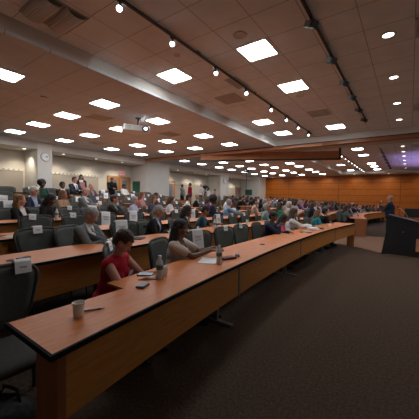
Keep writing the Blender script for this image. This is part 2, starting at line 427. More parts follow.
for i, y in enumerate([2.28, 3.26, 4.47, 5.69, 7.09, 8.21, 9.31, 10.47]):
    t = spot('lit') if lit is None else copy_tree(lit); lit = lit or t
    t.location = (-3.15, y, Z2-.03); t['label'] = f'small lit spotlight on the near left track, {nth(i)} from the camera'; t['group'] = 'lit track spotlights'
    L = bpy.data.lights.new('track_lamp', 'SPOT'); L.energy = 30; L.spot_size = R(30); L.spot_blend = 1; L.color = (.85, .93, 1); L.shadow_soft_size = .03
    lo = bpy.data.objects.new('track_lamp', L); lo.location = (-3.18, y, Z2-.20); COL.objects.link(lo)
    lo.rotation_euler = Vector((-1.0, .6, -.05)).to_track_quat('-Z', 'Y').to_euler()
for i, y in enumerate(frange(16.6, 25.4, 9)):
    t = copy_tree(lit); t.scale = (.7, .7, .7); t.location = (-3.15, y, Z2-.03); t['label'] = f'small lit spotlight on the far track, {nth(i)} beyond the header'; t['group'] = 'lit track spotlights'
dk = None
for i, y in enumerate([4.0, 5.2, 6.35, 7.3, 8.4, 9.5]):
    t = spot('dark') if dk is None else copy_tree(dk); dk = dk or t
    t.scale = (.8, .8, .8); t.location = (-1.22, y, Z2-.03); t['label'] = f'unlit boxy spotlight on the near right track, {nth(i)} from the camera'; t['group'] = 'unlit track spotlights'
for i, y in enumerate([16.2, 17.6, 19.0, 20.4, 22.0, 23.6]):
    t = copy_tree(dk); t.location = (-1.25, y, Z2-.03); t['label'] = f'unlit spotlight on the far right track, {nth(i)} beyond the header'; t['group'] = 'unlit track spotlights'

# vents, ceiling speakers, smoke heads
def vent(x, y, z, lab, w=.60, l=.60, dark=True):
    t = empty('air_vent', lab, 'vent', (x, y, z))
    bm = bmesh.new()
    for a in ((-w/2, w/2, -l/2, -l/2+.025), (-w/2, w/2, l/2-.025, l/2), (-w/2, -w/2+.025, -l/2, l/2), (w/2-.025, w/2, -l/2, l/2)): box(bm, *a, -.014, .001)
    link('frame', bm, M['ventlight'], t)
    bm = bmesh.new()
    k = 0; yy = -l/2+.05
    while yy < l/2-.04:
        box(bm, -w/2+.02, w/2-.02, yy, yy+.022, -.010, -.002); yy += .045
    link('louvre', bm, M['ventlight'], t)
    link('backing', B(-w/2+.02, w/2-.02, -l/2+.02, l/2-.02, -.0022, -.0008), M['vent'], t)
vent(-3.9, 6.2, Z2, 'square air vent in upper ceiling left of the lit track')
vent(-3.25, 5.45, Z2, 'dark air vent beside the lit track', .3, .60)
vent(-2.28, 8.6, Z2, 'air vent in upper ceiling behind the third middle light')
vent(.25, 5.2, Z2, 'air vent at the right edge of the photo, nearer one')
vent(.25, 9.4, Z2, 'air vent at the right edge of the photo, farther one')
vent(-7.7, 4.9, Z1, 'air vent in lower ceiling left of the projector')
vent(-11.45, 7.2, Z1, 'air vent in lower ceiling toward the clock')
vent(-7.4, 7.6, Z1, 'air vent in lower ceiling behind the projector')
vent(.25, 15.5, Z2, 'air vent in far ceiling right of the downlights')
for i, (x, y, z, lab) in enumerate([(-2.29, 3.9, Z2, 'round ceiling loudspeaker beside the largest light'), (-2.31, 6.92, Z2, 'round ceiling loudspeaker behind the second middle light'),
                                    (-3.55, 3.8, Z2, 'small round disc in upper ceiling near the left light'), (-7.3, 3.15, Z1, 'small round disc in lower ceiling')]):
    t = empty('ceiling_speaker', lab, 'speaker', (x, y, z)); r = .10 if i < 2 else .06
    link('rim', lathe(bmesh.new(), [(r*.9, -.01), (r*.9, -.014), (r, -.012), (r*1.04, .0)], 24, caps=False), M['ventlight'], t, True)
    link('grille', lathe(bmesh.new(), [(r*.92, -.009), (r*.92, -.001)], 24), M['ventlight'], t)
# big square diffuser with curved vanes, top left
t = empty('ceiling_diffuser', 'large square air diffuser with curved vanes at the top left', 'vent', (-4.25, 1.98, Z2))
bm = bmesh.new()
for a in ((-.34, .34, -.33, -.31), (-.34, .34, .31, .33), (-.34, -.32, -.33, .33), (.32, .34, -.33, .33)): box(bm, *a, -.02, .001)
link('frame', bm, M['vent'], t)
link('backing', B(-.32, .32, -.31, .31, -.005, -.001), M['vent'], t)
for (y0, y1) in ((-.31, -.02), (.02, .31)):
    bm = bmesh.new()
    pts = [(y0+(y1-y0)*i/10, -.01-.07*math.sin(PI*i/10)**.6 if 0 < i < 10 else -.008) for i in range(11)]
    for a, b in zip(pts, pts[1:]):
        v = [bm.verts.new(p) for p in ((-.31, a[0], a[1]), (.31, a[0], a[1]), (.31, b[0], b[1]), (-.31, b[0], b[1]))]; bm.faces.new(v)
    ob = link('vane', bm, M['ventlight'], t, True); md = ob.modifiers.new('t', 'SOLIDIFY'); md.thickness = .004

# projector
t = empty('projector', 'white ceiling projector with glowing lens hanging under the lower ceiling', 'projector', (-6.72, 5.55, 3.39), R(60)); t.scale = (1.25, 1.25, 1.05)
link('body', B(-.36, .24, -.19, .19, 0, .17, bev=.025), M['white'], t)
bm = bmesh.new(); tube(bm, (0, 0, .17), (0, 0, .41), .022); box(bm, -.1, .1, -.08, .08, .17, .19); box(bm, -.06, .06, -.06, .06, .395, .41); link('ceiling_mount', bm, M['black'], t)
mx = Matrix.Translation((.14, -.19, .085)) @ rotm((.1, -1, -.1))
link('lens_ring', lathe(bmesh.new(), [(.082, -.02), (.082, .04), (.06, .05), (.05, .03)], 24, mx, caps=False), M['lensring'], t, True)
link('lens', lathe(bmesh.new(), [(.034, .0), (.034, .036)], 24, mx), M['lens'], t)
bm = bmesh.new()
for i in range(6): box(bm, -.33, -.20, -.192, -.188, .03+i*.02, .04+i*.02)
link('vent_slots', bm, M['steel'], t)

# ------------------------------------------------------------------ desks
def desk(k, y0, y1, XF, label, notch=False, bays=None, endR=True, endL=True, nm='curved_desk'):
    fz = FL[k]; D = .64
    t = empty(nm, label, 'desk', (XF((y0+y1)/2), (y0+y1)/2, fz))
    off = Vector(t.location)
    def put(n, bm, m, parent=t, smooth=False):
        bmesh.ops.translate(bm, verts=bm.verts, vec=-off); return link(n, bm, m, parent, smooth)
    ys = frange(y0, y1, 40)
    bm = bmesh.new(); zt = fz+.75
    if notch:
        strip(bm, lambda y: XF(y)-.012, lambda y: -1.77, [y0, .95, 1.34], zt-.020, zt)
        strip(bm, lambda y: XF(y)-.012, lambda y: XF(y)-D, frange(1.34, y1, 40), zt-.020, zt)
    else:
        strip(bm, lambda y: XF(y)-.012, lambda y: XF(y)-D, ys, zt-.020, zt)
    put('desktop', bm, M['wood_top'])
    bm = bmesh.new(); strip(bm, lambda y: XF(y)+.004, lambda y: XF(y)-.0121, ys, zt-.026, zt+.001)
    if notch: box(bm, -1.78, XF(y0)+.004, y0-.016, y0-.0005, zt-.026, zt+.001)
    put('edge_strip', bm, M['nosing'])
    bays = bays or frange(y0+.06, y1-.05, max(2, int((y1-y0)/2.6)+1))
    for a, b in zip(bays, bays[1:]):
        bm = bmesh.new(); strip(bm, lambda y: XF(y)-.03, lambda y: XF(y)-.055, frange(a+.012, b-.012, 12), fz+.39, zt-.03)
        put('modesty_panel', bm, M['wood_panel'])
    for b in bays[1:-1]:
        bm = bmesh.new(); x = XF(b)
        box(bm, x-.05, x-.022, b-.014, b+.014, fz+.38, zt-.03); put('joint_strip', bm, M['grey_metal'])
        bm = bmesh.new(); box(bm, x-.36, x-.30, b-.02, b+.02, fz, zt-.03); box(bm, x-.56, x-.1, b-.025, b+.025, fz, fz+.03); put('support_leg', bm, M['grey_metal'])
    w = .24
    if endL: put('end_panel', B(-1.50 if notch else XF(y0)-.5, XF(y0)-.028, y0+.03, y0+.07, fz, zt-.03), M['wood_end'])
    if endR: put('end_panel', B(XF(y1)-w, XF(y1)-.02, y1-.06, y1-.03, fz, zt-.03), M['wood_panel'])
    return t
desk(1, .58, YE, lambda y: XN(1, y) + (0.0 if y > 1.4 else (1.4-y)*.0), 'long curved wood desk of the front row with black edge, nearest the camera', True, [.64, 2.69, 5.26, 8.0, YE-.05])
rown = {2: 'second', 3: 'third', 4: 'fourth', 5: 'fifth', 6: 'sixth', 7: 'seventh', 8: 'eighth'}
for k in range(2, 9):
    desk(k, .2 if k < 4 else (.8 if k < 6 else 1.8), YE+.15*(k-1) if k < 7 else 10.9, (lambda kk: lambda y: XN(kk, y))(k), f'long curved wood desk of the {rown[k]} row from the front, near half')
for k in range(1, 8):
    desk(k, YS+.0 if k < 6 else 14.3, 25.0, (lambda kk: lambda y: XFAR(kk, y))(k), f'curved wood desk of the {"front" if k==1 else rown[k]} row in the far half')

# ------------------------------------------------------------------ chairs
def backrest_pts(sc, x):
    pts = []
    n = 40
    for i in range(n):
        a = 2*PI*i/n; c, s = math.cos(a), math.sin(a); e = 2/4.2
        u = math.copysign(abs(c)**e, c); v = math.copysign(abs(s)**e, s)
        z = .73+.215*v*sc
        wdt = (.235+.05*(v*sc))*sc
        y = u*wdt*1.03
        pts.append(Vector((x+.55*y*y-.10*(z-.50), y, z)))
    return pts
def make_chair(name, label, mb, mf, ms):
    t = empty(name, label, 'chair')
    bm = bmesh.new(); rings = []
    for x0 in (0.012, -.018):
        rs = []
        for sc in (.93, .75, .5, .25):
            rs.append([bm.verts.new(p) for p in backrest_pts(sc, x0)])
        for a, b in zip(rs, rs[1:]):
            for i in range(40): bm.faces.new((a[i], a[(i+1) % 40], b[(i+1) % 40], b[i]))
        bm.faces.new(rs[-1]); rings.append(rs[0])
    for i in range(40): bm.faces.new((rings[0][i], rings[0][(i+1) % 40], rings[1][(i+1) % 40], rings[1][i]))
    br = link('backrest', bm, mb, t, True)
    bm = bmesh.new(); path_tube(bm, backrest_pts(1, -.003), .014, 8, True); link('rim', bm, mf, br, True)
    # seat
    bm = bmesh.new(); n = 32; top = []; mid = []; bot = []
    for i in range(n):
        a = 2*PI*i/n; c, s = math.cos(a), math.sin(a); e = .5
        u = math.copysign(abs(c)**e, c)*.235; v = math.copysign(abs(s)**e, s)*.245
        top.append(bm.verts.new((.25+u*.85, v*.88, .462))); mid.append(bm.verts.new((.25+u, v, .44))); bot.append(bm.verts.new((.25+u*.97, v*.97, .405)))
    for a, b in ((top, mid), (mid, bot)):
        for i in range(n): bm.faces.new((a[i], a[(i+1) % n], b[(i+1) % n], b[i]))
    bm.faces.new(top); bm.faces.new(list(reversed(bot))); link('seat', bm, ms, t, True)
    for sx in (0, 1):
        for sy in (-1, 1):
            bm = bmesh.new(); path_tube(bm, [(.10+.3*sx, sy*.19, .41), (.04+.42*sx, sy*.225, 0.0)], .012, 8); link('leg', bm, mf, t, True)
    bm = bmesh.new()
    for sy in (-1, 1): path_tube(bm, [(.34, sy*.17, .40), (.06, sy*.17, .395), (-.015, sy*.165, .46), (-.03, sy*.16, .62)], .013, 8)
    path_tube(bm, [(.10, -.19, .395), (.10, .19, .395)], .011, 8); path_tube(bm, [(.40, -.19, .395), (.40, .19, .395)], .011, 8)
    link('frame', bm, mf, t, True)
    return t
chair0 = make_chair('conference_chair', '', M['chair'], M['chairframe'], M['chairseat']); cused = False
CH = []
def place_chair(x, y, z, rz, label, group):
    global cused
    t = copy_tree(chair0) if cused else chair0
    cused = True; t.location = (x, y, z); t.rotation_euler = (0, 0, rz); t['label'] = label; t['group'] = group
    CH.append((x, y, z, rz)); return t

# paper signs hung on chairs
def sign_mesh(w, h, drop_back):
    bm = bmesh.new(); ys_ = frange(-w/2, w/2, 4)
    prof = [(.036+.10*h, -h), (.034+.06*h, -h*.6), (.030+.025*h, -h*.25), (.026, .008), (.012, .022), (-.012, .022), (-.026, .012), (-.03, -drop_back)]
    rows = [[bm.verts.new((x, y, z)) for y in ys_] for x, z in prof]
    for a, b in zip(rows, rows[1:]):
        for i in range(3): bm.faces.new((a[i], a[i+1], b[i+1], b[i]))
    return bm
sgn = {}
def place_sign(kind, x, y, z, rz, label, tilt=0., side=0.):
    w, h = (.215, .28) if kind == 'big' else (.11, .075)
    if kind not in sgn:
        t = empty('reserved_sign' if kind == 'big' else 'paper_card', '', 'sign')
        p = link('sheet', sign_mesh(w, h, .06), M['paper'], t); md = p.modifiers.new('t', 'SOLIDIFY'); md.thickness = .0015
        bm = bmesh.new()
        rws = [(-.09, .6), (-.115, .45), (-.15, .5)] if kind == 'big' else [(-.035, .4)]
        for zz, f in rws:
            yy = -w*f/2
            while yy < w*f/2:
                xx_ = .0352-.10*zz+(.0 if kind == 'big' else -.002); box(bm, xx_, xx_+.0025, yy, yy+.008, zz, zz+.010); yy += .0115
        link('print', bm, M['ink'], p); sgn[kind] = t
    else: t = copy_tree(sgn[kind])
    c, s = math.cos(rz), math.sin(rz)
    lx, lz = -.0465+.55*side*side, .955
    t.location = (x+c*lx-s*side, y+s*lx+c*side, z+lz); t.rotation_euler = (R(tilt), 0, rz)
    t['label'] = label; t['group'] = 'paper signs on chair backs'
    return t

# ------------------------------------------------------------------ people
def sph_prim(V, F, c, rad, rot=None, nu=14, nv=9):
    b = len(V); c = Vector(c)
    def tr(v):
        v = Vector((v[0]*rad[0], v[1]*rad[1], v[2]*rad[2])); v = rot @ v if rot is not None else v
        return tuple(c+v)
    V.append(tr((0, 0, 1)))
    for j in range(1, nv):
        th = PI*j/nv
        for i in range(nu): V.append(tr((math.sin(th)*math.cos(2*PI*i/nu), math.sin(th)*math.sin(2*PI*i/nu), math.cos(th))))
    V.append(tr((0, 0, -1)))
    for i in range(nu): F.append((b, b+1+i, b+1+(i+1) % nu))
    for j in range(nv-2):
        for i in range(nu):
            p = b+1+j*nu; F.append((p+i, p+nu+i, p+nu+(i+1) % nu, p+(i+1) % nu))
    l = len(V)-1; p = b+1+(nv-2)*nu
    for i in range(nu): F.append((p+i, l, p+(i+1) % nu))
def cap_prim(V, F, a, ra, b_, rb, flat=1., side=None, n=12):
    """tapered capsule; flat<1 squashes across 'side' normal"""
    a = Vector(a); b_ = Vector(b_); d = b_-a; L = d.length
    if L < 1e-5: return sph_prim(V, F, a, (ra,)*3)
    z = d/L
    if side is None:
        side = Vector((0, 1, 0)) if abs(z.y) < .9 else Vector((1, 0, 0))
    u = (Vector(side)-z*Vector(side).dot(z)).normalized(); w = z.cross(u)
    prof = [(ra*math.cos(t), -ra*math.sin(t)) for t in (R(85), R(60), R(30))]+[(ra, 0), (rb, L)]+[(rb*math.cos(t), L+rb*math.sin(t)) for t in (R(30), R(60), R(85))]
    base = len(V)
    for r, h in prof:
        for i in range(n):
            an = 2*PI*i/n; V.append(tuple(a+z*h+u*(r*math.cos(an))+w*(r*math.sin(an)*flat)))
    m = len(prof)
    for j in range(m-1):
        for i in range(n):
            p = base+j*n; F.append((p+i, p+(i+1) % n, p+n+(i+1) % n, p+n+i))
    F.append(tuple(base+n-1-i for i in range(n))); F.append(tuple(base+(m-1)*n+i for i in range(n)))
def blob(prims, voxel, smooth=4, noise=0.):
    V, F = [], []
    for p in prims:
        if p[0] == 'e': sph_prim(V, F, *p[1:])
        else: cap_prim(V, F, *p[1:])
    me = bpy.data.meshes.new('b'); me.from_pydata(V, [], F); me.update()
    bm = bmesh.new(); bm.from_mesh(me); bmesh.ops.recalc_face_normals(bm, faces=bm.faces); bm.to_mesh(me); bm.free()
    o = bpy.data.objects.new('b', me); COL.objects.link(o)
    r = o.modifiers.new('r', 'REMESH'); r.mode = 'VOXEL'; r.voxel_size = voxel; r.use_smooth_shade = True
    s = o.modifiers.new('s', 'SMOOTH'); s.iterations = smooth; s.factor = .5
    dg = bpy.context.evaluated_depsgraph_get(); dg.update()
    out = bpy.data.meshes.new_from_object(o.evaluated_get(dg)); bpy.data.objects.remove(o); bpy.data.meshes.remove(me)
    if noise:
        rnd = random.Random(3)
        from mathutils import noise as nz
        for v in out.vertices: v.co += v.normal*(nz.noise(v.co*38)*noise+nz.noise(v.co*90)*noise*.5)
    return out
def ik(a, t, l1, l2, pole):
    a = Vector(a); t = Vector(t); d = t-a; L = min(d.length, (l1+l2)*.985); d.normalize(); t = a+d*L
    k = (l1*l1-l2*l2+L*L)/(2*L); h = math.sqrt(max(0, l1*l1-k*k))
    p = Vector(pole); p = (p-d*p.dot(d)).normalized()
    return a+d*k+p*h, t
def hand(pr, w, d, nrm, side, curl, s=1.):
    """w wrist, d direction of the hand, nrm palm-side normal, side +1 left hand"""
    d = Vector(d).normalized(); nrm = Vector(nrm); nrm = (nrm-d*nrm.dot(d)).normalized(); ac = nrm.cross(d)*side
    # ac points to the thumb side
    pc = w+d*.045*s
    pr.append(('c', w, .022*s, w+d*.03*s, .026*s, .62, ac)); pr.append(('e', w+d*.050*s, (.047*s, .040*s, .0145*s), Matrix((d, ac, d.cross(ac))).transposed()))
    lens = [(.075, .024), (.083, .008), (.077, -.009), (.062, -.026)]
    for k, (ln, offs) in enumerate(lens):
        p = w+(d*.070+ac*offs)*s; dd = d.copy(); r = .0092*s
        for seg, f in enumerate((.44, .32, .24)):
            a = curl*(.35, .75, .6)[seg]+.04*k*curl
            dd = (Matrix.Rotation(a, 3, nrm.cross(d)*-1) @ dd) if False else (dd*math.cos(a)+nrm*math.sin(a)).normalized()
            q = p+dd*ln*f*s; pr.append(('c', p, r, q, r*.9)); p = q; r *= .93
    p = w+(d*.018+ac*.020)*s; dd = (d*.62+ac*.75+nrm*.25).normalized()
    for f in (.038, .030, .024):
        q = p+dd*f*s; pr.append(('c', p, .0115*s, q, .0098*s)); p = q; dd = (dd*.8+d*.45+nrm*.25*curl).normalized()

def make_person(name, label, P, group=None):
    """P: pose/clothing dictionary. Local frame: x forward, y left, z up, origin under the hips on the floor."""
    s = P.get('s', 1.); vx = P.get('vox', .012); lo_det = vx > .02
    lean = R(P.get('lean', 10)); side = R(P.get('side', 0)); stand = P.get('stand', False)
    skin = M[P['skin']]; tw = R(P.get('twist', 0))
    hz = .93 if stand else .545
    hip = Vector((0, 0, hz*s))
    sp = Vector((math.sin(lean), math.sin(side)*.8, math.cos(lean))).normalized()
    Rt = Matrix.Rotation(tw, 3, sp)
    lat = Rt @ Vector((0, 1, 0)); lat = (lat-sp*lat.dot(sp)).normalized(); fw = lat.cross(sp)
    fem = P.get('fem', False); fat = P.get('fat', 1.)
    sw = (.165 if fem else .190)*s
    def T(u, v, w): return hip+sp*(w*s)+lat*(v*s)+fw*(u*s)
    rot = Matrix((fw, lat, sp)).transposed()
    nb = T(0, 0, .485)
    sh = {1: T(0, 0, .435)+lat*sw, -1: T(0, 0, .435)-lat*sw}
    hp = R(P.get('pitch', 10)); hyaw = R(P.get('yaw', 0)); hroll = R(P.get('roll', 0))
    nk = (sp*.8+Vector((0, 0, 1))*.6+Vector((math.cos(hyaw), math.sin(hyaw), 0))*math.sin(hp)*.5).normalized()
    hc = nb+nk*.155*s
    hr = Matrix.Rotation(hyaw, 3, 'Z') @ Matrix.Rotation(hp, 3, 'Y') @ Matrix.Rotation(hroll, 3, 'X')
    def H(x, y, z): return hc+hr @ Vector((x*s, y*s, z*s))
    # targets
    legs = {}
    for sg in (1, -1):
        hj = hip+Vector((0, sg*.095*s, -.02*s))
        if stand:
            kn = hip+Vector((.03*s, sg*.105*s, -.43*s)); an = Vector((-.02*s, sg*.115*s, .085*s)); 
        else:
            kn = Vector((.44*s, sg*.13*s, (.50)*s)); an = Vector(((.40 + P.get('foot', 0)+.05*sg)*s, sg*.12*s, .085))
        legs[sg] = (hj, kn, an)
    arms = {}
    for sg, key in ((1, 'L'), (-1, 'R')):
        tgt = P.get('hand'+key)
        if tgt is None:
            tgt = (.16, sg*.16, .52) if stand and P.get('rest') else ((.05, sg*.27, hz-.12) if stand else (.38, sg*.12, .80 if P.get('ondesk', True) else .62))
        tgt = Vector(tgt)*s
        el, wr = ik(sh[sg], tgt, .285*s, .25*s, P.get('pole'+key, (-.3, sg*.55, -1)))
        arms[sg] = (sh[sg], el, wr)
    def torso(off, pr, low=True):
        o = off
        pr.append(('e', T(0, 0, .02), ((.115*fat+o), .165*fat+o, .115+o), rot))
        pr.append(('e', T(.01*fat, 0, .15), ((.115*fat+o)*s, (.152*fat+o)*s, (.16+o)*s), rot))
        pr.append(('e', T(.005, 0, .31), ((.112*fat+o)*s, (.165*(.92 if fem else 1)+o)*s, (.155+o)*s), rot))
        pr.append(('c', sh[1]-lat*.02*s-sp*.012*s, (.056+o)*s, sh[-1]+lat*.02*s-sp*.012*s, (.056+o)*s))
        pr.append(('c', nb-sp*.03*s, (.052+o)*s, (nb+sh[1])*.5-sp*.015*s, (.045+o)*s)); pr.append(('c', nb-sp*.03*s, (.052+o)*s, (nb+sh[-1])*.5-sp*.015*s, (.045+o)*s))
        if fem:
            for sg in (1, -1): pr.append(('e', T(.085, sg*.07, .29), ((.055+o)*s, (.062+o)*s, (.062+o)*s), rot))
    # --- body
    pr = []
    torso(0, pr)
    pr.append(('c', nb-nk*.05*s, .058*s, nb+nk*.09*s, .050*s))
    pr.append(('e', H(-.008, 0, .035), (.098*s, .077*s, .088*s), hr)); pr.append(('e', H(.022, 0, -.025), (.070*s, .062*s, .092*s), hr))
    pr.append(('e', H(.052, 0, -.088), (.032*s, .030*s, .026*s), hr)); pr.append(('c', H(.088, 0, .008), .009*s, H(.108, 0, -.028), .014*s))
    pr.append(('c', H(.080, .03, .022), .012*s, H(.080, -.03, .022), .012*s))
    for sg in (1, -1):
        pr.append(('e', H(.0, sg*.078, -.008), (.020*s, .010*s, .032*s), hr)); pr.append(('e', H(.062, sg*.035, -.035), (.025*s, .024*s, .028*s), hr))
        a, e, w = arms[sg]
        pr.append(('c', a, .050*s, e, .039*s)); pr.append(('c', e, .039*s, w, .025*s))
        nrm = P.get('palm'+('L' if sg > 0 else 'R'), (0, -sg*.3, -1))
        hd = (w-e).normalized()
        if 'hdir' in P: hd = Vector(P['hdir'])
        elif not stand: hd = Vector((hd.x, hd.y-sg*.15, min(hd.z*.5, .0)))
        if lo_det: pr.append(('c', w, .028*s, w+hd.normalized()*.12*s, .026*s, .6, Vector(nrm).cross(hd)))
        else: hand(pr, w, hd, nrm, sg, P.get('curl', .6), s)
        hj, kn, an = legs[sg]
        pr.append(('c', hj, .082*s, kn, .056*s)); pr.append(('c', kn, .055*s, an, .038*s))
    root = empty(name, label, 'person', group=group)
    me = blob(pr, vx, 3); me.materials.append(skin)
    if not lo_det:
        me.materials.append(M['eyew']); me.materials.append(M['eyed']); me.materials.append(M['lips']); me.materials.append(M['h_'+P.get('brow', P['hair'][1])])
        bm = bmesh.new(); bm.from_mesh(me)
        def add(c, rad, mi, rt=hr):
            V, F = [], []; sph_prim(V, F, c, [q*s for q in rad], rt, 10, 6)
            vs = [bm.verts.new(v) for v in V]
            for f in F:
                ff = bm.faces.new([vs[i] for i in f]); ff.material_index = mi; ff.smooth = True
        for sg in (1, -1):
            add(H(.079, sg*.031, .004), (.011, .013, .008), 1); add(H(.086, sg*.031, .003), (.006, .007, .007), 2)
            add(H(.091, sg*.032, .026), (.005, .018, .004), 4)
        add(H(.089, 0, -.056), (.009, .024, .006), 3); add(H(.087, 0, -.064), (.009, .020, .006), 3)
        bm.to_mesh(me); bm.free()
    for p in me.polygons: p.use_smooth = True
    body = bpy.data.objects.new('body', me); COL.objects.link(body); body.parent = root
    def child(n, me, m, parent=None):
        me.materials.clear(); me.materials.append(m)
        for p in me.polygons: p.use_smooth = True
        o = bpy.data.objects.new(n, me); COL.objects.link(o); o.parent = parent or root; return o
    # --- hair
    style, hcol = P['hair']; vh = max(vx, .009)
    if style != 'bald':
        hp_ = []
        hp_.append(('e', H(-.014, 0, .045), (.105*s, .086*s, .090*s), hr))
        hp_.append(('e', H(-.045, 0, .005), (.068*s, .078*s, .088*s), hr))
        if style in ('long', 'bob'):
            L = .30 if style == 'long' else .15
            for sg in (1, -1):
                hp_.append(('c', H(-.01, sg*.070, .04), .028*s, H(-.025, sg*.085, -.10), .030*s))
                if style == 'long': hp_.append(('c', H(-.025, sg*.082, -.08), .034*s, H(.0, sg*.105, -.08-L*.62), .030*s))
            hp_.append(('c', H(-.06, 0, .02), .066*s, H(-.075, 0, -.05-L*.6), .060*s)); hp_.append(('c', H(-.06, .04, 0), .05*s, H(-.07, .05, -.05-L*.6), .045*s)); hp_.append(('c', H(-.06, -.04, 0), .05*s, H(-.07, -.05, -.05-L*.6), .045*s))
        if style == 'afro':
            hp_.append(('e', H(-.03, 0, .06), (.135*s, .135*s, .125*s), hr))
        if style == 'bun': hp_.append(('e', H(-.115, 0, .03), (.04*s, .045*s, .04*s), hr))
        hm = blob(hp_, vh, 2, .006*s if not lo_det else 0)
    else:
        hm = None
        if hcol in ('grey', 'white', 'brown'):
            hp_ = [('c', H(-.03, .070, -.005), .018*s, H(-.09, .035, -.01), .02*s), ('c', H(-.09, .035, -.01), .02*s, H(-.09, -.035, -.01), .02*s), ('c', H(-.03, -.070, -.005), .018*s, H(-.09, -.035, -.01), .02*s)]
            hm = blob(hp_, vh if not lo_det else .015, 2)
    if hm:
        if style in ('short', 'long', 'bob', 'bun', 'afro'):
            bm = bmesh.new(); bm.from_mesh(hm); inv = hr.inverted()
            dl = []
            for v in bm.verts:
                q = inv @ (v.co-hc)/s
                if q.x > .052 and q.z < .062 and q.z > -.2 and abs(q.y) < .062: dl.append(v)
                elif style in ('short', 'bun') and q.x > -.012 and q.z < .012: dl.append(v)
            bmesh.ops.delete(bm, geom=dl, context='VERTS'); bm.to_mesh(hm); bm.free()
        child('hair', hm, M['h_'+hcol])
    # --- clothes
    kind, cc = P['top']; vc = max(vx, .010)
    def sleeve(pr, o, frac):
        for sg in (1, -1):
            a, e, w = arms[sg]
            if frac <= 1: pr.append(('c', a, (.052+o)*s, a+(e-a)*frac, (.052+o)*s-.008*frac*s))
            else: pr.append(('c', a, (.052+o)*s, e, (.042+o)*s)); pr.append(('c', e, (.042+o)*s, e+(w-e)*(frac-1), (.030+o)*s))
    if kind in ('suit', 'blazer'):
        ip = []; torso(.008, ip); ip.append(('c', nb-nk*.03*s, .060*s, nb+nk*.018*s, .059*s)); sleeve(ip, .004, 1.97)
        inner = child('shirt', blob(ip, vc, 3), M['c_'+P.get('inner', 'white')])
        jp = []; torso(.020, jp); sleeve(jp, .014, 1.86)
        jm = blob(jp, vc, 3); bm = bmesh.new(); bm.from_mesh(jm); ri = rot.inverted(); dl = []
        for v in bm.verts:
            q = ri @ (v.co-hip)/s
            if q.x > .02 and q.z > .13 and abs(q.y) < (q.z-.13)*.24: dl.append(v)
            elif q.z > .49 and abs(q.y) < .062: dl.append(v)
        bmesh.ops.delete(bm, geom=dl, context='VERTS'); bm.to_mesh(jm); bm.free()
        jk = child('jacket', jm, M['c_'+cc])
        if not lo_det:
            md = jk.modifiers.new('t', 'SOLIDIFY'); md.thickness = .006
            im = inner.data; bv = BVHTree.FromPolygons([v.co.copy() for v in im.vertices], [tuple(p.vertices) for p in im.polygons])
            jb = BVHTree.FromPolygons([v.co.copy() for v in jm.vertices], [tuple(p.vertices) for p in jm.polygons])
            for sg in (1, -1):                       # lapels
                bm = bmesh.new(); prev = None
                for i in range(9):
                    w = .14+.33*i/8; yc = sg*(w-.13)*.24; row = []
                    for dy in (0, .022+.03*math.sin(PI*i/8)):
                        o_ = T(.5, yc+sg*dy, w); h = jb.ray_cast(o_, -fw)[0] or bv.ray_cast(o_, -fw)[0] or T(.1, yc, w)
                        row.append(bm.verts.new(h+fw*.006*s))
                    if prev: bm.faces.new((prev[0], prev[1], row[1], row[0]))
                    prev = row
                lp = link('lapel', bm, M['c_'+cc], jk, True); md = lp.modifiers.new('t', 'SOLIDIFY'); md.thickness = .006
            if P.get('tie'):
                bm = bmesh.new(); prev = None
                for i in range(11):
                    w = .462-.36*i/10; hw = (.016 if i < 2 else .012+.026*(i/10))*s
                    h = bv.ray_cast(T(.5, 0, w), -fw)[0] or T(.12, 0, w)
                    row = [bm.verts.new(h+fw*.006*s+lat*k*hw) for k in (-1, 1)]
                    if prev: bm.faces.new((prev[0], prev[1], row[1], row[0]))
                    prev = row
                tm = link('tie', bm, M['stripe'] if P['tie'] == 'stripe' else M['c_'+P['tie']], root, True); md = tm.modifiers.new('t', 'SOLIDIFY'); md.thickness = .008; md.offset = 1
        front = jk
    else:
        tp = []; torso(.014, tp)
        fr = {'shirt': 1.9, 'tee': .62, 'blouse': .6, 'dress': .16, 'sweater': 1.9}[kind]
        if kind == 'dress':
            for sg in (1, -1): tp.append(('c', sh[sg]-sp*.005, .060*s, sh[sg]-lat*sg*.05*s, .06*s))
        else: sleeve(tp, .016, fr)
        if kind == 'shirt': tp.append(('c', nb-nk*.03*s, .064*s, nb+nk*.015*s, .062*s))
        if kind == 'dress' and not stand:
            for sg in (1, -1): tp.append(('c', legs[sg][0], .10*s, legs[sg][1], .076*s))
        tm = blob(tp, vc, 3)
        if kind in ('blouse', 'tee') and not lo_det:
            bm = bmesh.new(); bm.from_mesh(tm); ri = rot.inverted(); dl = []
            for v in bm.verts:
                q = ri @ (v.co-hip)/s
                lim = .40 if kind != 'tee' else .45
                if q.x > -.02 and q.z > lim and abs(q.y) < .035+(q.z-lim)*.5: dl.append(v)
            bmesh.ops.delete(bm, geom=dl, context='VERTS'); bm.to_mesh(tm); bm.free()
        front = child({'shirt': 'shirt', 'tee': 'tshirt', 'blouse': 'blouse', 'dress': 'dress', 'sweater': 'sweater'}[kind], tm, M['c_'+cc])
    if P.get('trousers', 'charcoal') and kind != 'dress' or stand:
        lp = [('e', hip, (.130*fat*s, .178*fat*s, .125*s))]
        for sg in (1, -1):
            hj, kn, an = legs[sg]
            lp.append(('c', hj, .097*s, kn, .070*s)); lp.append(('c', kn, .070*s, an+Vector((0, 0, .03)), .056*s))
        child('trousers', blob(lp, max(vc, .014), 3), M['c_'+P.get('trousers', 'charcoal')])
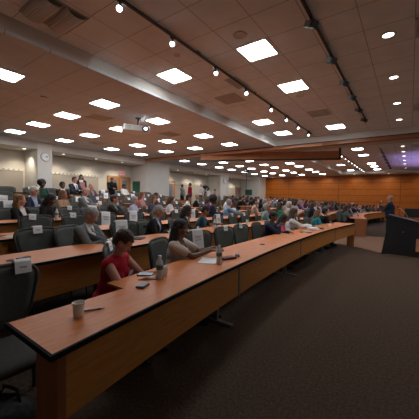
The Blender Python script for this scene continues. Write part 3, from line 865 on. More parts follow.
    for sg in (1, -1):
        hj, kn, an = legs[sg]
        sm = blob([('c', (an.x-.035, an.y, .050), .036, (an.x+.06, an.y, .045), .038, .9), ('c', (an.x+.06, an.y, .038), .036, (an.x+.155, an.y+sg*.012, .028), .026, .9), ('c', (an.x-.02, an.y, .05), .04, (an.x-.01, an.y, .085), .042)], max(vx, .014), 2)
        for v in sm.vertices: v.co.z = max(v.co.z, .002)
        child('shoe', sm, M['black'])
    if P.get('glasses') and not lo_det:
        bm = bmesh.new()
        for sg in (1, -1):
            path_tube(bm, [H(.100, sg*.034+.021*math.cos(a), .002+.016*math.sin(a)) for a in [2*PI*i/12 for i in range(12)]], .0022*s, 6, True)
            path_tube(bm, [H(.100, sg*.056, .006), H(.04, sg*.074, .008), H(-.01, sg*.082, .0)], .002*s, 6)
        path_tube(bm, [H(.101, .013, .004), H(.104, 0, .008), H(.101, -.013, .004)], .002*s, 6)
        link('glasses', bm, M['steel'], root, True)
    if (P.get('badge') or P.get('lanyard')) and not lo_det:
        fm = front.data; fb = BVHTree.FromPolygons([v.co.copy() for v in fm.vertices], [tuple(p.vertices) for p in fm.polygons])
        ib = fb
        if kind in ('suit', 'blazer'): ib = BVHTree.FromPolygons([v.co.copy() for v in inner.data.vertices], [tuple(p.vertices) for p in inner.data.polygons])
        def hit(v, w):
            c = [x for x in (fb.ray_cast(T(.5, v, w), -fw)[0], ib.ray_cast(T(.5, v, w), -fw)[0]) if x is not None]
            return max(c, key=lambda q: q.dot(fw)) if c else T(.13, v, w)
        if P.get('badge'):
            h = hit(.075, .33); bm = bmesh.new()
            vs = [bm.verts.new(h+fw*.012*s+lat*a*.04*s+sp*b*.026*s) for a, b in ((-1, -1), (1, -1), (1, 1), (-1, 1))]; bm.faces.new(vs)
            o = link('name_badge', bm, M['paper'], root); md = o.modifiers.new('t', 'SOLIDIFY'); md.thickness = .002
        if P.get('lanyard'):
            for sg in (1, -1):
                bm = bmesh.new(); prev = None
                for i in range(8):
                    h = hit(sg*(.058-.05*i/7), .455-.26*i/7)+fw*.008*s
                    row = [bm.verts.new(h+lat*a*.008*s) for a in (-1, 1)]
                    if prev: bm.faces.new((prev[0], prev[1], row[1], row[0]))
                    prev = row
                o = link('lanyard', bm, M['c_'+P['lanyard']], root); md = o.modifiers.new('t', 'SOLIDIFY'); md.thickness = .002
            h = hit(0, .165); bm = bmesh.new(); vs = [bm.verts.new(h+fw*.014*s+lat*a*.04*s+sp*b*.03*s) for a, b in ((-1, -1), (1, -1), (1, 1), (-1, 1))]; bm.faces.new(vs)
            o = link('name_badge', bm, M['paper'], root); md = o.modifiers.new('t', 'SOLIDIFY'); md.thickness = .002
    return root, hc
def seat_person(name_, label, hx, hy, fz, rz, P, chair_label=None, group=None, chair=True, cd=(0, 0, 0)):
    """place so that the head centre stands over (hx,hy)"""
    t, hc = make_person('person', label, P, group)
    c, s = math.cos(rz), math.sin(rz)
    x = hx-(c*hc.x-s*hc.y); y = hy-(s*hc.x+c*hc.y)
    t.location = (x, y, fz); t.rotation_euler = (0, 0, rz)
    if chair: place_chair(x-c*.20+cd[0], y-s*.20+cd[1], fz, rz+R(cd[2]), chair_label or 'grey chair holding the '+label[:60], 'conference chairs in use')
    return t, (x, y)
OCC = {k: [] for k in range(1, 9)}      # occupied Y along near rows
# ------------------------------------------------------------------ people in the near half
def near(k, Y, rzd, label, P, dx=.80, chair='', cd=(0, 0, 0)):
    hx = XN(k, Y)-dx
    if 2 <= k <= 5 and rzd < 30: rzd += 12
    t, (x, y) = seat_person('person', label, hx, Y, FL[k], R(rzd), P, chair or None, cd=cd)
    OCC[k].append(y); return t
near(1, 1.60, 24, 'person in sleeveless red dress looking down at the front desk, dark hair tied back',
     dict(vox=.0085, s=.90, lean=14, pitch=42, yaw=10, skin='skinL', hair=('short', 'brown'), top=('dress', 'red'), fem=True, badge=True, handL=(.52, .10, .85), handR=(.50, -.12, .84), fat=1.0), .75,
     'grey chair behind the person in the red dress', (-.12, .34, 16))
near(1, 2.52, 20, 'person in cream short-sleeved blouse with long black hair at the front desk',
     dict(vox=.0085, s=.92, lean=7, pitch=10, yaw=4, skin='skinB', hair=('long', 'black'), top=('blouse', 'cream'), fem=True, badge=True, fat=1.12, handL=(.52, .20, .93), handR=(.50, .02, .92), glasses=True), .78,
     'grey chair behind the person in the cream blouse')
near(1, 5.60, 4, 'person in navy jacket resting chin on hand at the front desk',
     dict(vox=.012, s=.95, lean=16, pitch=22, yaw=-5, skin='skinB', hair=('short', 'black'), top=('suit', 'navy'), inner='slate', handR=(.36, -.02, 1.02), handL=(.50, .18, .83), trousers='navy'), .74,
     'grey chair under the person in navy jacket at the front desk')
near(1, 6.30, 10, 'person in bright pink top with long black hair at the front desk',
     dict(vox=.012, s=.88, lean=16, pitch=24, yaw=10, skin='skinB', hair=('long', 'black'), top=('blouse', 'pink'), fem=True), .78,
     'grey chair under the person in bright pink')
near(1, 7.05, 22, 'person with long brown hair in white top reaching forward over papers',
     dict(vox=.012, s=.98, lean=18, pitch=14, yaw=10, skin='skinM', hair=('long', 'brown'), top=('sweater', 'white'), fem=True, handR=(.62, -.05, .84), handL=(.58, .22, .84), trousers='white'), .80,
     'grey chair under the person in white long-sleeved top')
near(1, 8.95, 38, 'person in teal jacket with blonde hair at the front desk',
     dict(vox=.012, s=.92, lean=14, pitch=6, yaw=12, skin='skinL', hair=('bob', 'darkblonde'), top=('blazer', 'teal'), inner='teal', fem=True), .80,
     'grey chair under the person in teal jacket')
near(1, 9.62, 38, 'person in black suit with dark hair beyond the one in teal',
     dict(vox=.014, s=.95, lean=12, pitch=8, yaw=10, skin='skinM', hair=('short', 'black'), top=('suit', 'black')), .80,
     'grey chair under the person in black beside the aisle')
near(2, 2.16, 14, 'person in grey suit and patterned tie with grey hair looking down, second row',
     dict(vox=.0095, s=.95, lean=14, pitch=36, yaw=8, skin='skinL', hair=('short', 'grey'), top=('suit', 'greysuit'), tie='stripe', glasses=True, fat=1.15, handL=(.50, .02, .82), handR=(.48, -.06, .82)), .75,
     'grey chair behind the person in grey suit and tie')
near(2, 3.56, 20, 'person in dark suit and pale blue shirt with grey hair, second row',
     dict(vox=.0105, s=.96, lean=14, pitch=32, yaw=10, skin='skinL', hair=('short', 'grey'), top=('suit', 'black'), inner='lightblue', glasses=True, fat=1.12), .80,
     'grey chair behind the person in dark suit and blue shirt', (-.05, .16, -10))
near(2, 4.40, 22, 'person with red lanyard over white shirt and black jacket, second row',
     dict(vox=.011, s=.95, lean=12, pitch=16, yaw=10, skin='skinD', hair=('bob', 'black'), top=('blazer', 'black'), fem=True, lanyard='red'), .80,
     'grey chair behind the person with red lanyard')
near(2, 5.05, 25, 'person in dark teal t-shirt with black hair looking down, second row',
     dict(vox=.011, s=.95, lean=16, pitch=34, yaw=5, skin='skinM', hair=('short', 'black'), top=('tee', 'darkteal'), badge=True, handL=(.56, .25, .83)), .80,
     'grey chair behind the person in dark teal t-shirt')
near(2, 8.30, 32, 'person in pale green shirt with grey hair, second row',
     dict(vox=.014, s=.97, lean=10, pitch=8, yaw=10, skin='skinM', hair=('short', 'grey'), top=('shirt', 'palegreen'), fat=1.2), .80,
     'grey chair under the person in pale green shirt')
near(2, 9.30, 34, 'person in bright green top with long brown hair, second row',
     dict(vox=.014, s=1.0, lean=8, pitch=6, yaw=10, skin='skinM', hair=('long', 'brown'), top=('sweater', 'green'), fem=True), .80,
     'grey chair under the person in bright green')
near(2, 10.05, 34, 'person in cream jacket and dark tie with white hair, second row',
     dict(vox=.014, s=1.02, lean=2, pitch=14, yaw=5, skin='skinL', hair=('short', 'white'), top=('suit', 'beige'), tie='green', handL=(.46, .05, .92), handR=(.44, -.05, .92), trousers='white'), .80,
     'grey chair under the person in cream jacket')
near(3, 7.05, 28, 'person in navy blazer with short black hair and patterned blouse, third row',
     dict(vox=.012, s=1.06, lean=10, pitch=8, yaw=10, skin='skinD', hair=('afro', 'black'), top=('blazer', 'navy'), inner='rose', fem=True), .80,
     'grey chair under the person in navy blazer')
near(3, 7.95, 28, 'person in blue shirt with grey hair, third row',
     dict(vox=.012, s=1.0, lean=14, pitch=2, yaw=25, skin='skinL', hair=('short', 'grey'), top=('shirt', 'blueshirt'), fat=1.2, handL=(.55, .2, .85), handR=(.56, .05, .83)), .80,
     'grey chair under the person in blue shirt')
near(3, 9.66, 32, 'person in sleeveless beige top with dark hair, third row',
     dict(vox=.014, s=1.03, lean=4, pitch=2, yaw=10, skin='skinL', hair=('short', 'black'), top=('dress', 'beige'), fem=True), .80,
     'grey chair under the person in sleeveless beige top')
near(3, 10.45, 32, 'person with grey hair and slate jacket at the aisle end, third row',
     dict(vox=.016, s=1.03, lean=4, pitch=2, yaw=10, skin='skinL', hair=('short', 'grey'), top=('suit', 'slate')), .80,
     'grey chair under the person in slate jacket')
near(4, 2.21, 22, 'person in black blazer with long blonde hair at the left, fourth row',
     dict(vox=.0105, s=.93, lean=5, pitch=0, yaw=22, skin='skinL', hair=('long', 'blonde'), top=('blazer', 'black'), fem=True, badge=True, trousers='black'), .80,
     'grey chair under the person in black blazer with blonde hair')
near(4, 2.80, 20, 'person with dark hair in black top leaning forward, fourth row beside the blonde one',
     dict(vox=.013, s=.98, lean=20, pitch=25, yaw=10, skin='skinD', hair=('bob', 'black'), top=('sweater', 'black'), fem=True), .80,
     'grey chair under the dark-haired person leaning forward')
near(4, 4.40, 22, 'person in dark brown jacket and teal shirt with brown hair, fourth row',
     dict(vox=.0105, s=.97, lean=10, pitch=4, yaw=15, skin='skinL', hair=('short', 'brown'), top=('suit', 'brownsuit'), inner='palegreen', fat=1.12, handL=(.52, .02, .82), handR=(.52, -.05, .82)), .80,
     'grey chair under the person in dark brown jacket')
near(4, 5.06, 24, 'person in light blue shirt with grey hair, fourth row',
     dict(vox=.0105, s=.95, lean=10, pitch=3, yaw=18, skin='skinL', hair=('short', 'grey'), top=('shirt', 'lightblue'), fat=1.2, trousers='khaki'), .80,
     'grey chair under the person in light blue shirt')
near(4, 5.75, 24, 'person in dark slate top with dark blonde hair, fourth row',
     dict(vox=.012, s=1.0, lean=6, pitch=3, yaw=18, skin='skinL', hair=('long', 'darkblonde'), top=('sweater', 'slate'), fem=True), .80,
     'grey chair under the person in dark slate top')
near(4, 6.55, 24, 'person in white cardigan with brown hair, fourth row',
     dict(vox=.013, s=.98, lean=12, pitch=16, yaw=8, skin='skinM', hair=('bob', 'brown'), top=('sweater', 'white'), fem=True), .80,
     'grey chair under the person in white cardigan')
near(4, 7.40, 24, 'person in white shirt with black hair leaning forward, fourth row',
     dict(vox=.013, s=1.04, lean=14, pitch=14, yaw=8, skin='skinM', hair=('short', 'black'), top=('shirt', 'white')), .80,
     'grey chair under the person in white shirt')
near(4, 8.50, 26, 'person in purple top with brown hair, fourth row',
     dict(vox=.014, s=1.0, lean=8, pitch=6, yaw=8, skin='skinM', hair=('bob', 'brown'), top=('sweater', 'purple'), fem=True), .80,
     'grey chair under the person in purple top')
near(4, 9.7, 28, 'person in white shirt beside the aisle, fourth row', dict(vox=.018, s=1.02, lean=6, pitch=6, skin='skinL', hair=('short', 'brown'), top=('shirt', 'white')), .80, 'grey chair at the aisle end of the fourth row')
near(5, 3.00, 20, 'person in dark suit with white hair leaning forward, fifth row',
     dict(vox=.012, s=1.03, lean=12, pitch=16, yaw=8, skin='skinL', hair=('short', 'white'), top=('suit', 'navy'), inner='lightblue', badge=True), .80,
     'grey chair under the person in dark suit with white hair')
near(5, 3.72, 20, 'person in tan coat and patterned scarf with light brown hair, fifth row',
     dict(vox=.013, s=.97, lean=6, pitch=6, yaw=10, skin='skinM', hair=('bob', 'darkblonde'), top=('sweater', 'tan'), fem=True), .80,
     'grey chair under the person in tan coat')
near(5, 4.36, 20, 'bald person in grey suit and purple tie with joined hands, fifth row',
     dict(vox=.011, s=1.05, lean=8, pitch=16, yaw=5, skin='skinL', hair=('bald', 'none'), brow='brown', top=('suit', 'greysuit'), inner='white', tie='purple', handL=(.44, .02, .86), handR=(.44, -.04, .86)), .80,
     'grey chair under the bald person in grey suit')
near(5, 6.44, 24, 'person with auburn hair in rose top, fifth row',
     dict(vox=.014, s=1.0, lean=6, pitch=4, yaw=10, skin='skinL', hair=('bob', 'auburn'), top=('sweater', 'rose'), fem=True), .80,
     'grey chair under the person with auburn hair')
near(5, 7.10, 24, 'person with dark hair and maroon top, fifth row',
     dict(vox=.016, s=1.0, lean=8, pitch=10, skin='skinB', hair=('short', 'black'), top=('sweater', 'burgundy')), .80,
     'grey chair under the dark-haired person in maroon')
near(5, 9.38, 26, 'bald person in dark jacket, fifth row',
     dict(vox=.014, s=1.0, lean=8, pitch=8, skin='skinM', hair=('bald', 'none'), brow='brown', top=('suit', 'black')), .80,
     'grey chair under the bald person in dark jacket')
near(7, 4.31, 20, 'person in dark green top with large black afro hair near the column',
     dict(vox=.014, s=1.02, lean=8, pitch=6, skin='skinD', hair=('afro', 'black'), top=('sweater', 'darkgreen'), fem=True), .80,
     'grey chair under the person with afro hair')
near(7, 5.0, 20, 'person in black with black hair, beside the afro-haired one',
     dict(vox=.016, s=1.02, lean=8, pitch=8, skin='skinD', hair=('short', 'black'), top=('suit', 'black')), .80,
     'grey chair beside the one under the afro-haired person')
near(7, 6.12, 22, 'bald person with glasses and rose shirt in dark jacket, seventh row',
     dict(vox=.014, s=1.02, lean=4, pitch=8, skin='skinL', hair=('bald', 'grey'), top=('blazer', 'slate'), inner='rose', glasses=True), .80,
     'grey chair under the person with glasses in the seventh row')
near(8, 6.15, 16, 'person in navy suit and grey tie near the back wall',
     dict(vox=.013, s=1.12, lean=3, pitch=6, skin='skinL', hair=('short', 'brown'), top=('suit', 'navy'), tie='slate'), .80,
     'grey chair under the person in navy suit near the back wall')
near(8, 8.60, 24, 'person in white shirt with short black hair near the double door',
     dict(vox=.014, s=1.0, lean=4, pitch=6, skin='skinD', hair=('short', 'black'), top=('shirt', 'white')), .80,
     'grey chair near the double door')
# standing people
def stand(x, y, z, rz, label, P):
    P = dict(dict(stand=True, lean=2, pitch=6, vox=.014), **P)
    t, hc = make_person('person', label, P); t.location = (x, y, z); t.rotation_euler = (0, 0, R(rz)); return t
stand(-12.2, 6.85, .78, -25, 'person standing in black blazer with long dark hair holding papers by the wall',
      dict(s=.97, skin='skinM', hair=('long', 'black'), top=('blazer', 'black'), inner='white', fem=True, handL=(.34, .05, 1.15), handR=(.34, -.06, 1.15), trousers='black'))
stand(-12.2, 8.45, .78, -15, 'person standing in black shirt looking down at something in hand by the wall',
      dict(s=.97, skin='skinL', hair=('short', 'brown'), pitch=35, top=('shirt', 'black'), handL=(.30, .06, 1.10), handR=(.32, -.04, 1.12), trousers='black'))
stand(-12.3, 13.9, .78, 10, 'person standing in grey shirt with joined hands before the far wall recess',
      dict(s=.93, skin='skinM', hair=('short', 'brown'), top=('shirt', 'grey'), handL=(.22, .03, .95), handR=(.22, -.03, .95), trousers='black'))
stand(-11.0, 14.25, .78, 55, 'person standing in white short-sleeved shirt with white hair beside the camcorder',
      dict(s=.97, skin='skinL', hair=('short', 'white'), top=('tee', 'white'), fat=1.15, trousers='charcoal', rest=True))
stand(-11.6, 13.9, .78, 200, 'person standing in red shirt turned away at the back',
      dict(s=.98, skin='skinM', hair=('short', 'brown'), top=('shirt', 'red'), trousers='navy', rest=True))
stand(-11.6, 15.9, .78, 20, 'person in white top with brown hair right of the camcorder',
      dict(s=.86, skin='skinL', hair=('bob', 'brown'), top=('sweater', 'white'), fem=True))
stand(-11.6, 16.7, .78, 10, 'person in pale rose top right of the one in white top at the back',
      dict(s=.82, skin='skinM', hair=('short', 'auburn'), top=('sweater', 'rose')))
stand(-.56, 11.9, 0., 172, 'bald speaker standing in dark blue jacket with raised hands behind the lectern',
      dict(s=1.02, vox=.011, skin='skinM', hair=('bald', 'none'), brow='brown', top=('suit', 'navy'), inner='navy', handL=(.32, .05, 1.30), handR=(.34, -.03, 1.31), trousers='black', pitch=4, fat=1.2))

# sheet held by the standing person
o = link('paper_sheet', B(-.11, .11, -.002, .002, -.14, .14), M['c_rose'])
o.location = (-11.87, 6.72, 1.93); o.rotation_euler = (R(-15), 0, R(65)); tag(o, 'pinkish paper sheet held by the person in black blazer by the wall', 'paper')

# ------------------------------------------------------------------ people in the far half
variants = []
for i, (top, hair, fem) in enumerate([(('suit', 'black'), ('short', 'black'), 0), (('shirt', 'white'), ('short', 'brown'), 0), (('sweater', 'navy'), ('bob', 'brown'), 1), (('suit', 'navy'), ('bald', 'grey'), 0),
                                      (('blouse', 'cream'), ('long', 'black'), 1), (('sweater', 'grey'), ('short', 'grey'), 0)]):
    P = dict(vox=.024, s=1., lean=[6, 12, 8, 3, 10, 14][i], pitch=[4, 10, 6, 2, 12, 20][i], yaw=[5, 10, -8, 12, 0, 15][i], skin='skinL', hair=hair, top=top, fem=bool(fem), tie=None)
    variants.append((make_person('person', 'x', P), P))
rnd = random.Random(11)
cols = ['black', 'navy', 'white', 'slate', 'charcoal', 'grey', 'lightblue', 'burgundy', 'brownsuit', 'teal', 'rose', 'tan', 'purple', 'darkgreen', 'greysuit', 'cream', 'red', 'maroon']
cname = dict(brownsuit='dark brown', greysuit='mid grey', lightblue='light blue', darkgreen='dark green', burgundy='burgundy', rose='dusty rose', slate='slate blue')
wts = [9, 7, 6, 5, 5, 4, 4, 3, 4, 2, 3, 2, 2, 2, 3, 3, 2, 2]
skins = ['skinL']*5+['skinM']*3+['skinB', 'skinD']
hairs = ['black', 'brown', 'brown', 'grey', 'darkblonde', 'black', 'black', 'brown', 'auburn']
usedv = set()
for k in range(1, 8):
    y = YS+.55; i = 0
    while y < 25.0:
        p_occ = {1: 1., 2: 1., 3: 1., 4: .95, 5: .9, 6: .55, 7: .12}[k]
        x = XFAR(k, y)-.82; slope = 2*(y-18.5)/(45+25*(k-1))
        rz = R(34-(y-13)*2.4)-math.atan(slope)*.3
        if (k >= 6 and y > 17 and False): pass
        if rnd.random() < p_occ:
            vi = rnd.randrange(len(variants)); (src, hc), P = variants[vi]
            c = src if vi not in usedv else copy_tree(src); usedv.add(vi)
            col = rnd.choices(cols, wts)[0]; sk = rnd.choice(skins); hr_ = rnd.choice(hairs)
            if sk in ('skinB', 'skinD'): hr_ = 'black'
            if P['hair'][0] == 'bald': hr_ = 'grey'
            for ch in c.children:
                nm = ch.name.split('.')[0]
                m_ = None
                if nm == 'body': m_ = M[sk]
                elif nm == 'hair': m_ = M['h_'+hr_]
                elif nm in ('jacket', 'sweater', 'blouse'): m_ = M['c_'+col]
                elif nm == 'shirt': m_ = M['c_'+('white' if P['top'][0] == 'suit' else col)]
                if m_:
                    ch.material_slots[0].link = 'OBJECT'; ch.material_slots[0].material = m_
            c.location = (x-.1, y, FL[k]); c.rotation_euler = (0, 0, rz+rnd.uniform(-.2, .2)); sc = rnd.uniform(.95, 1.04); c.scale = (1, 1, sc)
            hn = 'bald crown' if P['hair'][0] == 'bald' else hr_.replace('darkblonde', 'dark blonde')+' hair'
            c['label'] = f"person in {cname.get(col, col)} with {hn}, {nth(i)} from the aisle in far {'front' if k == 1 else rown[k]} row"
            c['group'] = 'seated audience in the far half'
            place_chair(x-.1-.2*math.cos(rz), y-.2*math.sin(rz), FL[k], rz, f"occupied chair, {nth(i)} from the aisle in far {'front' if k == 1 else rown[k]} row", 'chairs of the far half')
        elif k >= 5:
            place_chair(x-.2, y, FL[k], rz*.5, f"empty chair, {nth(i)} from the aisle in far {rown[k]} row", 'chairs of the far half')
        y += rnd.uniform(.68, .80); i += 1
# red-brown stacking chairs along the far back wall
cb = make_chair('wooden_chair', 'red-brown chair by the far back wall, first from the left', M['chairbrown'], M['chairbrown'], M['chairbrown'])
for i in range(9):
    t = cb if i == 0 else copy_tree(cb)
    t.location = (-12.3, 16.6+i*.85, .78); t.rotation_euler = (0, 0, R(10)); t['label'] = f'red-brown chair by the far back wall, {nth(i)} from the left'; t['group'] = 'red-brown chairs by the far back wall'

# ------------------------------------------------------------------ empty chairs and paper signs in the near half
EX = {1: [(.68, 'card', 4), (3.42, 'big', -10), (4.22, 'card', -8), (4.88, 'card', -6), (8.2, 'card', 0)],
      2: [(1.60, 'card', 4), (3.02, 'big', 4), (6.0, 'big', 20), (6.75, 'card', 20), (7.45, 'card', 20)],
      3: [(1.25, 'card', 2), (2.08, 'card', 4), (2.80, 'card', 10), (3.45, 'big', 12), (4.22, 'big', 12), (5.0, 'card', 14), (5.75, 'card', 14), (6.4, 'big', 14), (8.75, 'big', 20)],
      4: [(1.2, 'card', 4), (1.7, 'big', 6), (3.35, 'card', 10), (3.9, 'big', 10), (9.1, 'card', 10)],
      5: [(1.2, 'big', 4), (1.9, 'card', 6), (2.5, 'big', 8), (5.0, 'card', 10), (5.6, 'big', 10), (7.75, 'card', 12), (8.5, 'card', 12), (10.1, 'card', 12)],
      6: [(2.2, 'card', 6), (2.9, 'big', 8), (3.6, 'big', 8), (4.3, 'card', 8), (5.0, 'big', 8), (5.7, 'card', 8), (6.4, 'big', 10), (7.1, 'card', 10), (7.9, 'card', 10), (8.7, 'big', 10), (9.6, 'card', 10)],
      7: [(2.6, 'card', 4), (3.3, None, 4), (6.9, 'big', 10), (7.6, 'card', 10), (8.3, 'big', 10), (9.2, 'card', 10), (10.0, 'card', 10)],
      8: [(3.1, 'card', 4), (3.8, None, 4), (4.6, 'card', 4), (5.3, None, 4), (7.0, 'card', 8), (7.7, 'big', 8), (9.4, 'card', 8), (10.2, None, 8)]}
for k, L in EX.items():
    L2 = []
    for i, (y, sg, rz) in enumerate(L):
        x = XN(k, y)-1.08 if k > 1 else XN(k, y)-1.12
        if k == 1 and i == 0: x = -2.30
        rz_ = R((rz if k == 1 else rz*.5-8)+rnd.uniform(-5, 5))
        rw = 'front' if k == 1 else rown[k]
        if sg == 'big': w = 'with large sign'
        elif sg: w = 'with small card'
        else: w = 'without any sign'
        place_chair(x, y, FL[k], rz_, f'empty grey chair {w}, {nth(i)} empty one from left, {rw} row', 'empty conference chairs')
        if sg: place_sign(sg, x, y, FL[k], rz_, f"{'letter-size white sign' if sg == 'big' else 'small white card'} hung on {nth(i)} empty chair from left, near {rw} row", rnd.uniform(-9, 3), .17 if (k == 1 and i == 0) else rnd.uniform(-.06, .06))
place_sign('card', CH[0][0], CH[0][1], CH[0][2], CH[0][3], 'small white card on the chair behind the person in red')
# ------------------------------------------------------------------ things on the desks
def cup(x, y, z, lab):
    t = empty('paper_cup', lab, 'cup', (x, y, z)); t.scale = (.88, .88, .85)
    link('cup_body', lathe(bmesh.new(), [(.030, 0), (.033, .03), (.041, .095), (.038, .095), (.029, .006)], 24, caps=False), M['cup'], t, True)
    bm = bmesh.new(); path_tube(bm, [(.0405*math.cos(a), .0405*math.sin(a), .096) for a in [2*PI*i/20 for i in range(20)]], .0028, 6, True); link('rim', bm, M['cup'], t, True)
    link('drink', lathe(bmesh.new(), [(.036, .0), (.0365, .003)], 20, Matrix.Translation((0, 0, .07))), M['c_brownsuit'], t)
def bottle(x, y, z, lab, s=1.):
    t = empty('water_bottle', lab, 'bottle', (x, y, z)); t.scale = (s, s, s)
    link('bottle_body', lathe(bmesh.new(), [(.028, 0), (.032, .006), (.0325, .04), (.030, .06), (.0325, .08), (.0325, .13), (.028, .155), (.014, .178), (.0125, .19)], 20), M['plasticclear'], t, True)
    link('cap', lathe(bmesh.new(), [(.0145, .188), (.0145, .206)], 16), M['capwhite'], t)
    link('label_band', lathe(bmesh.new(), [(.0331, .085), (.0331, .125)], 20, caps=False), M['label'], t, True)
def slabobj(name, lab, cat, x, y, z, w, d, h, rz, m, bev=.003):
    o = link(name, B(-w/2, w/2, -d/2, d/2, 0, h, bev=bev), m); o.location = (x, y, z); o.rotation_euler = (0, 0, R(rz)); return tag(o, lab, cat)
DZ = .7515
cup(-1.553, .86, DZ, 'white paper cup on the near end of the front desk beside a pen')
t = empty('ballpoint_pen', 'dark blue pen lying beside the near paper cup', 'pen', (-1.56, .955, DZ+.006), R(62))
bm = bmesh.new(); tube(bm, (-.07, 0, 0), (.045, 0, 0), .0055); link('barrel', bm, M['lensring'], t)
bm = bmesh.new(); tube(bm, (.045, 0, 0), (.072, 0, 0), .005, .0012); link('tip', bm, M['steel'], t)
bm = bmesh.new(); box(bm, -.07, -.03, -.002, .002, .005, .008); link('clip', bm, M['steel'], t)
t = empty('mobile_phone', 'black phone lying on the front desk before the person in red', 'phone', (-1.69, 1.46, DZ), R(20))
link('case', B(-.035, .035, -.055, .055, 0, .016, bev=.006), M['black'], t); link('screen', B(-.03, .03, -.048, .048, .0155, .0172), M['lensring'], t)
bottle(-1.74, 1.69, DZ, 'clear water bottle with white cap beside the person in red')
cup(-1.79, 1.80, DZ, 'white paper cup just behind the water bottle near the person in red')
t = empty('tablet', 'pale blue tablet lying flat behind the bottle near the person in red', 'tablet', (-1.93, 1.70, DZ), R(35))
link('case', B(-.07, .07, -.05, .05, 0, .01, bev=.004), M['black'], t); link('screen', B(-.062, .062, -.043, .043, .0095, .0112), M['bluedev'], t)
bottle(-1.66, 2.50, DZ, 'clear water bottle before the person in cream blouse')
slabobj('paper_sheet', 'white papers on the front desk before the person in cream blouse', 'paper', -1.83, 2.55, DZ, .21, .28, .004, 25, M['paper'], .001)
o = slabobj('wallet', 'dark maroon wallet on the front desk right of the second bottle', 'wallet', -1.72, 2.78, DZ, .10, .20, .028, -20, M['maroon'], .01)
slabobj('glasses_case', 'small black glasses case right of the maroon wallet', 'case', -1.72, 3.0, DZ, .06, .10, .02, 30, M['black'], .008)
slabobj('smartphone', 'black phone on the desk before the person in bright pink', 'phone', -1.95, 6.25, DZ, .07, .14, .009, 20, M['black'])
slabobj('napkin', 'crumpled cream napkin on the desk before the person in pink', 'napkin', -1.85, 6.35, DZ, .16, .18, .03, 40, M['c_cream'], .012)
for i in range(4):
    slabobj('document', ['lowest white document in the pile', 'second white document in the pile', 'third white document in the pile', 'topmost white document in the pile'][i]+' before the person in white top', 'paper', -1.92+rnd.uniform(-.02, .02), 7.05, DZ+i*.0125, .24, .32, .0115, rnd.uniform(10, 45), M['paper'], .002)['group'] = 'pile of white documents'
slabobj('black_binder', 'black binder on the front desk right of the paper pile', 'binder', -1.86, 7.4, DZ, .22, .28, .02, 15, M['black'])
cup(-1.80, 8.25, DZ, 'small cup on the front desk left of the person in teal')
def grom(x, y, z, lab):
    t = empty('cable_grommet', lab, 'grommet', (x, y, z)); t['group'] = 'desk cable grommets'
    link('ring', lathe(bmesh.new(), [(.030, .0), (.042, .0), (.040, .005), (.030, .005)], 20, caps=False), M['black'], t, True)
    link('lid', lathe(bmesh.new(), [(.031, .0), (.031, .004)], 20), M['blackmatte'], t)
for k, yy in ((1, (4.05, 6.9-.65, 8.35)), (2, (1.02, 4.0, 6.6)), (3, (2.45, 5.2)), (4, (2.5,))):
    for i, y in enumerate(yy):
        x = XN(k, y)-.30
        if k == 1 and i == 1: x = XN(1, y)-.16
        grom(x, y, FL[k]+.751, f'round black cable grommet, {nth(i)} from left on the {"front" if k == 1 else rown[k]} row desk')
slabobj('remote_control', 'small black device lying on the second row desk at left', 'device', -3.03, 1.12, FL[2]+DZ, .05, .13, .02, 25, M['black'], .006)
bottle(XN(2, 4.75)-.33, 4.75, FL[2]+DZ, 'clear water bottle on the second row desk before the dark teal t-shirt')
slabobj('smartphone', 'black phone on the second row desk before the person in teal t-shirt', 'phone', XN(2, 5.1)-.3, 5.1, FL[2]+DZ, .07, .14, .009, 40, M['black'])
slabobj('notebook', 'dark notebook on the second row desk beside the grey suit', 'notebook', XN(2, 2.75)-.42, 2.75, FL[2]+DZ, .16, .22, .012, 30, M['c_slate'])
t = empty('drinking_glass', 'short clear glass on the second row desk between empty chairs', 'glass', (XN(2, 6.15)-.3, 6.15, FL[2]+DZ))
link('glass_body', lathe(bmesh.new(), [(.03, 0), (.036, .12), (.034, .12), (.028, .006)], 20, caps=False), M['plasticclear'], t, True); link('drink', lathe(bmesh.new(), [(.028, .006), (.032, .07)], 20), M['c_tan'], t)
slabobj('magazine', 'red and white magazine on the third row desk at the left edge', 'magazine', XN(3, 1.15)-.30, 1.2, FL[3]+DZ, .22, .28, .01, 50, M['c_maroon'])
slabobj('paper_sheet', 'pale folded paper on the third row desk at the left edge', 'paper', XN(3, 1.4)-.18, 1.36, FL[3]+DZ, .15, .16, .008, 20, M['c_cream'])
bottle(XN(4, 2.5)-.2, 2.62, FL[4]+DZ, 'clear water bottle on the desk beside the person with blonde hair')
slabobj('laptop_bag', 'black equipment case on the far seventh row desk', 'case', XFAR(7, 17)-.3, 17.0, FL[7]+DZ, .5, 1.3, .16, 0, M['black'], .02)
for i, (k, y) in enumerate([(1, 14.2), (1, 16.0), (1, 18.2), (2, 14.0), (2, 15.6), (3, 14.2), (3, 16.5), (4, 14.5)]):
    bottle(XFAR(k, y)-.3, y, FL[k]+DZ, f"clear water bottle on far {'front' if k == 1 else rown[k]} row desk, {'nearer the aisle' if y < 15 else 'farther along' if y < 17.5 else 'farthest along'}")

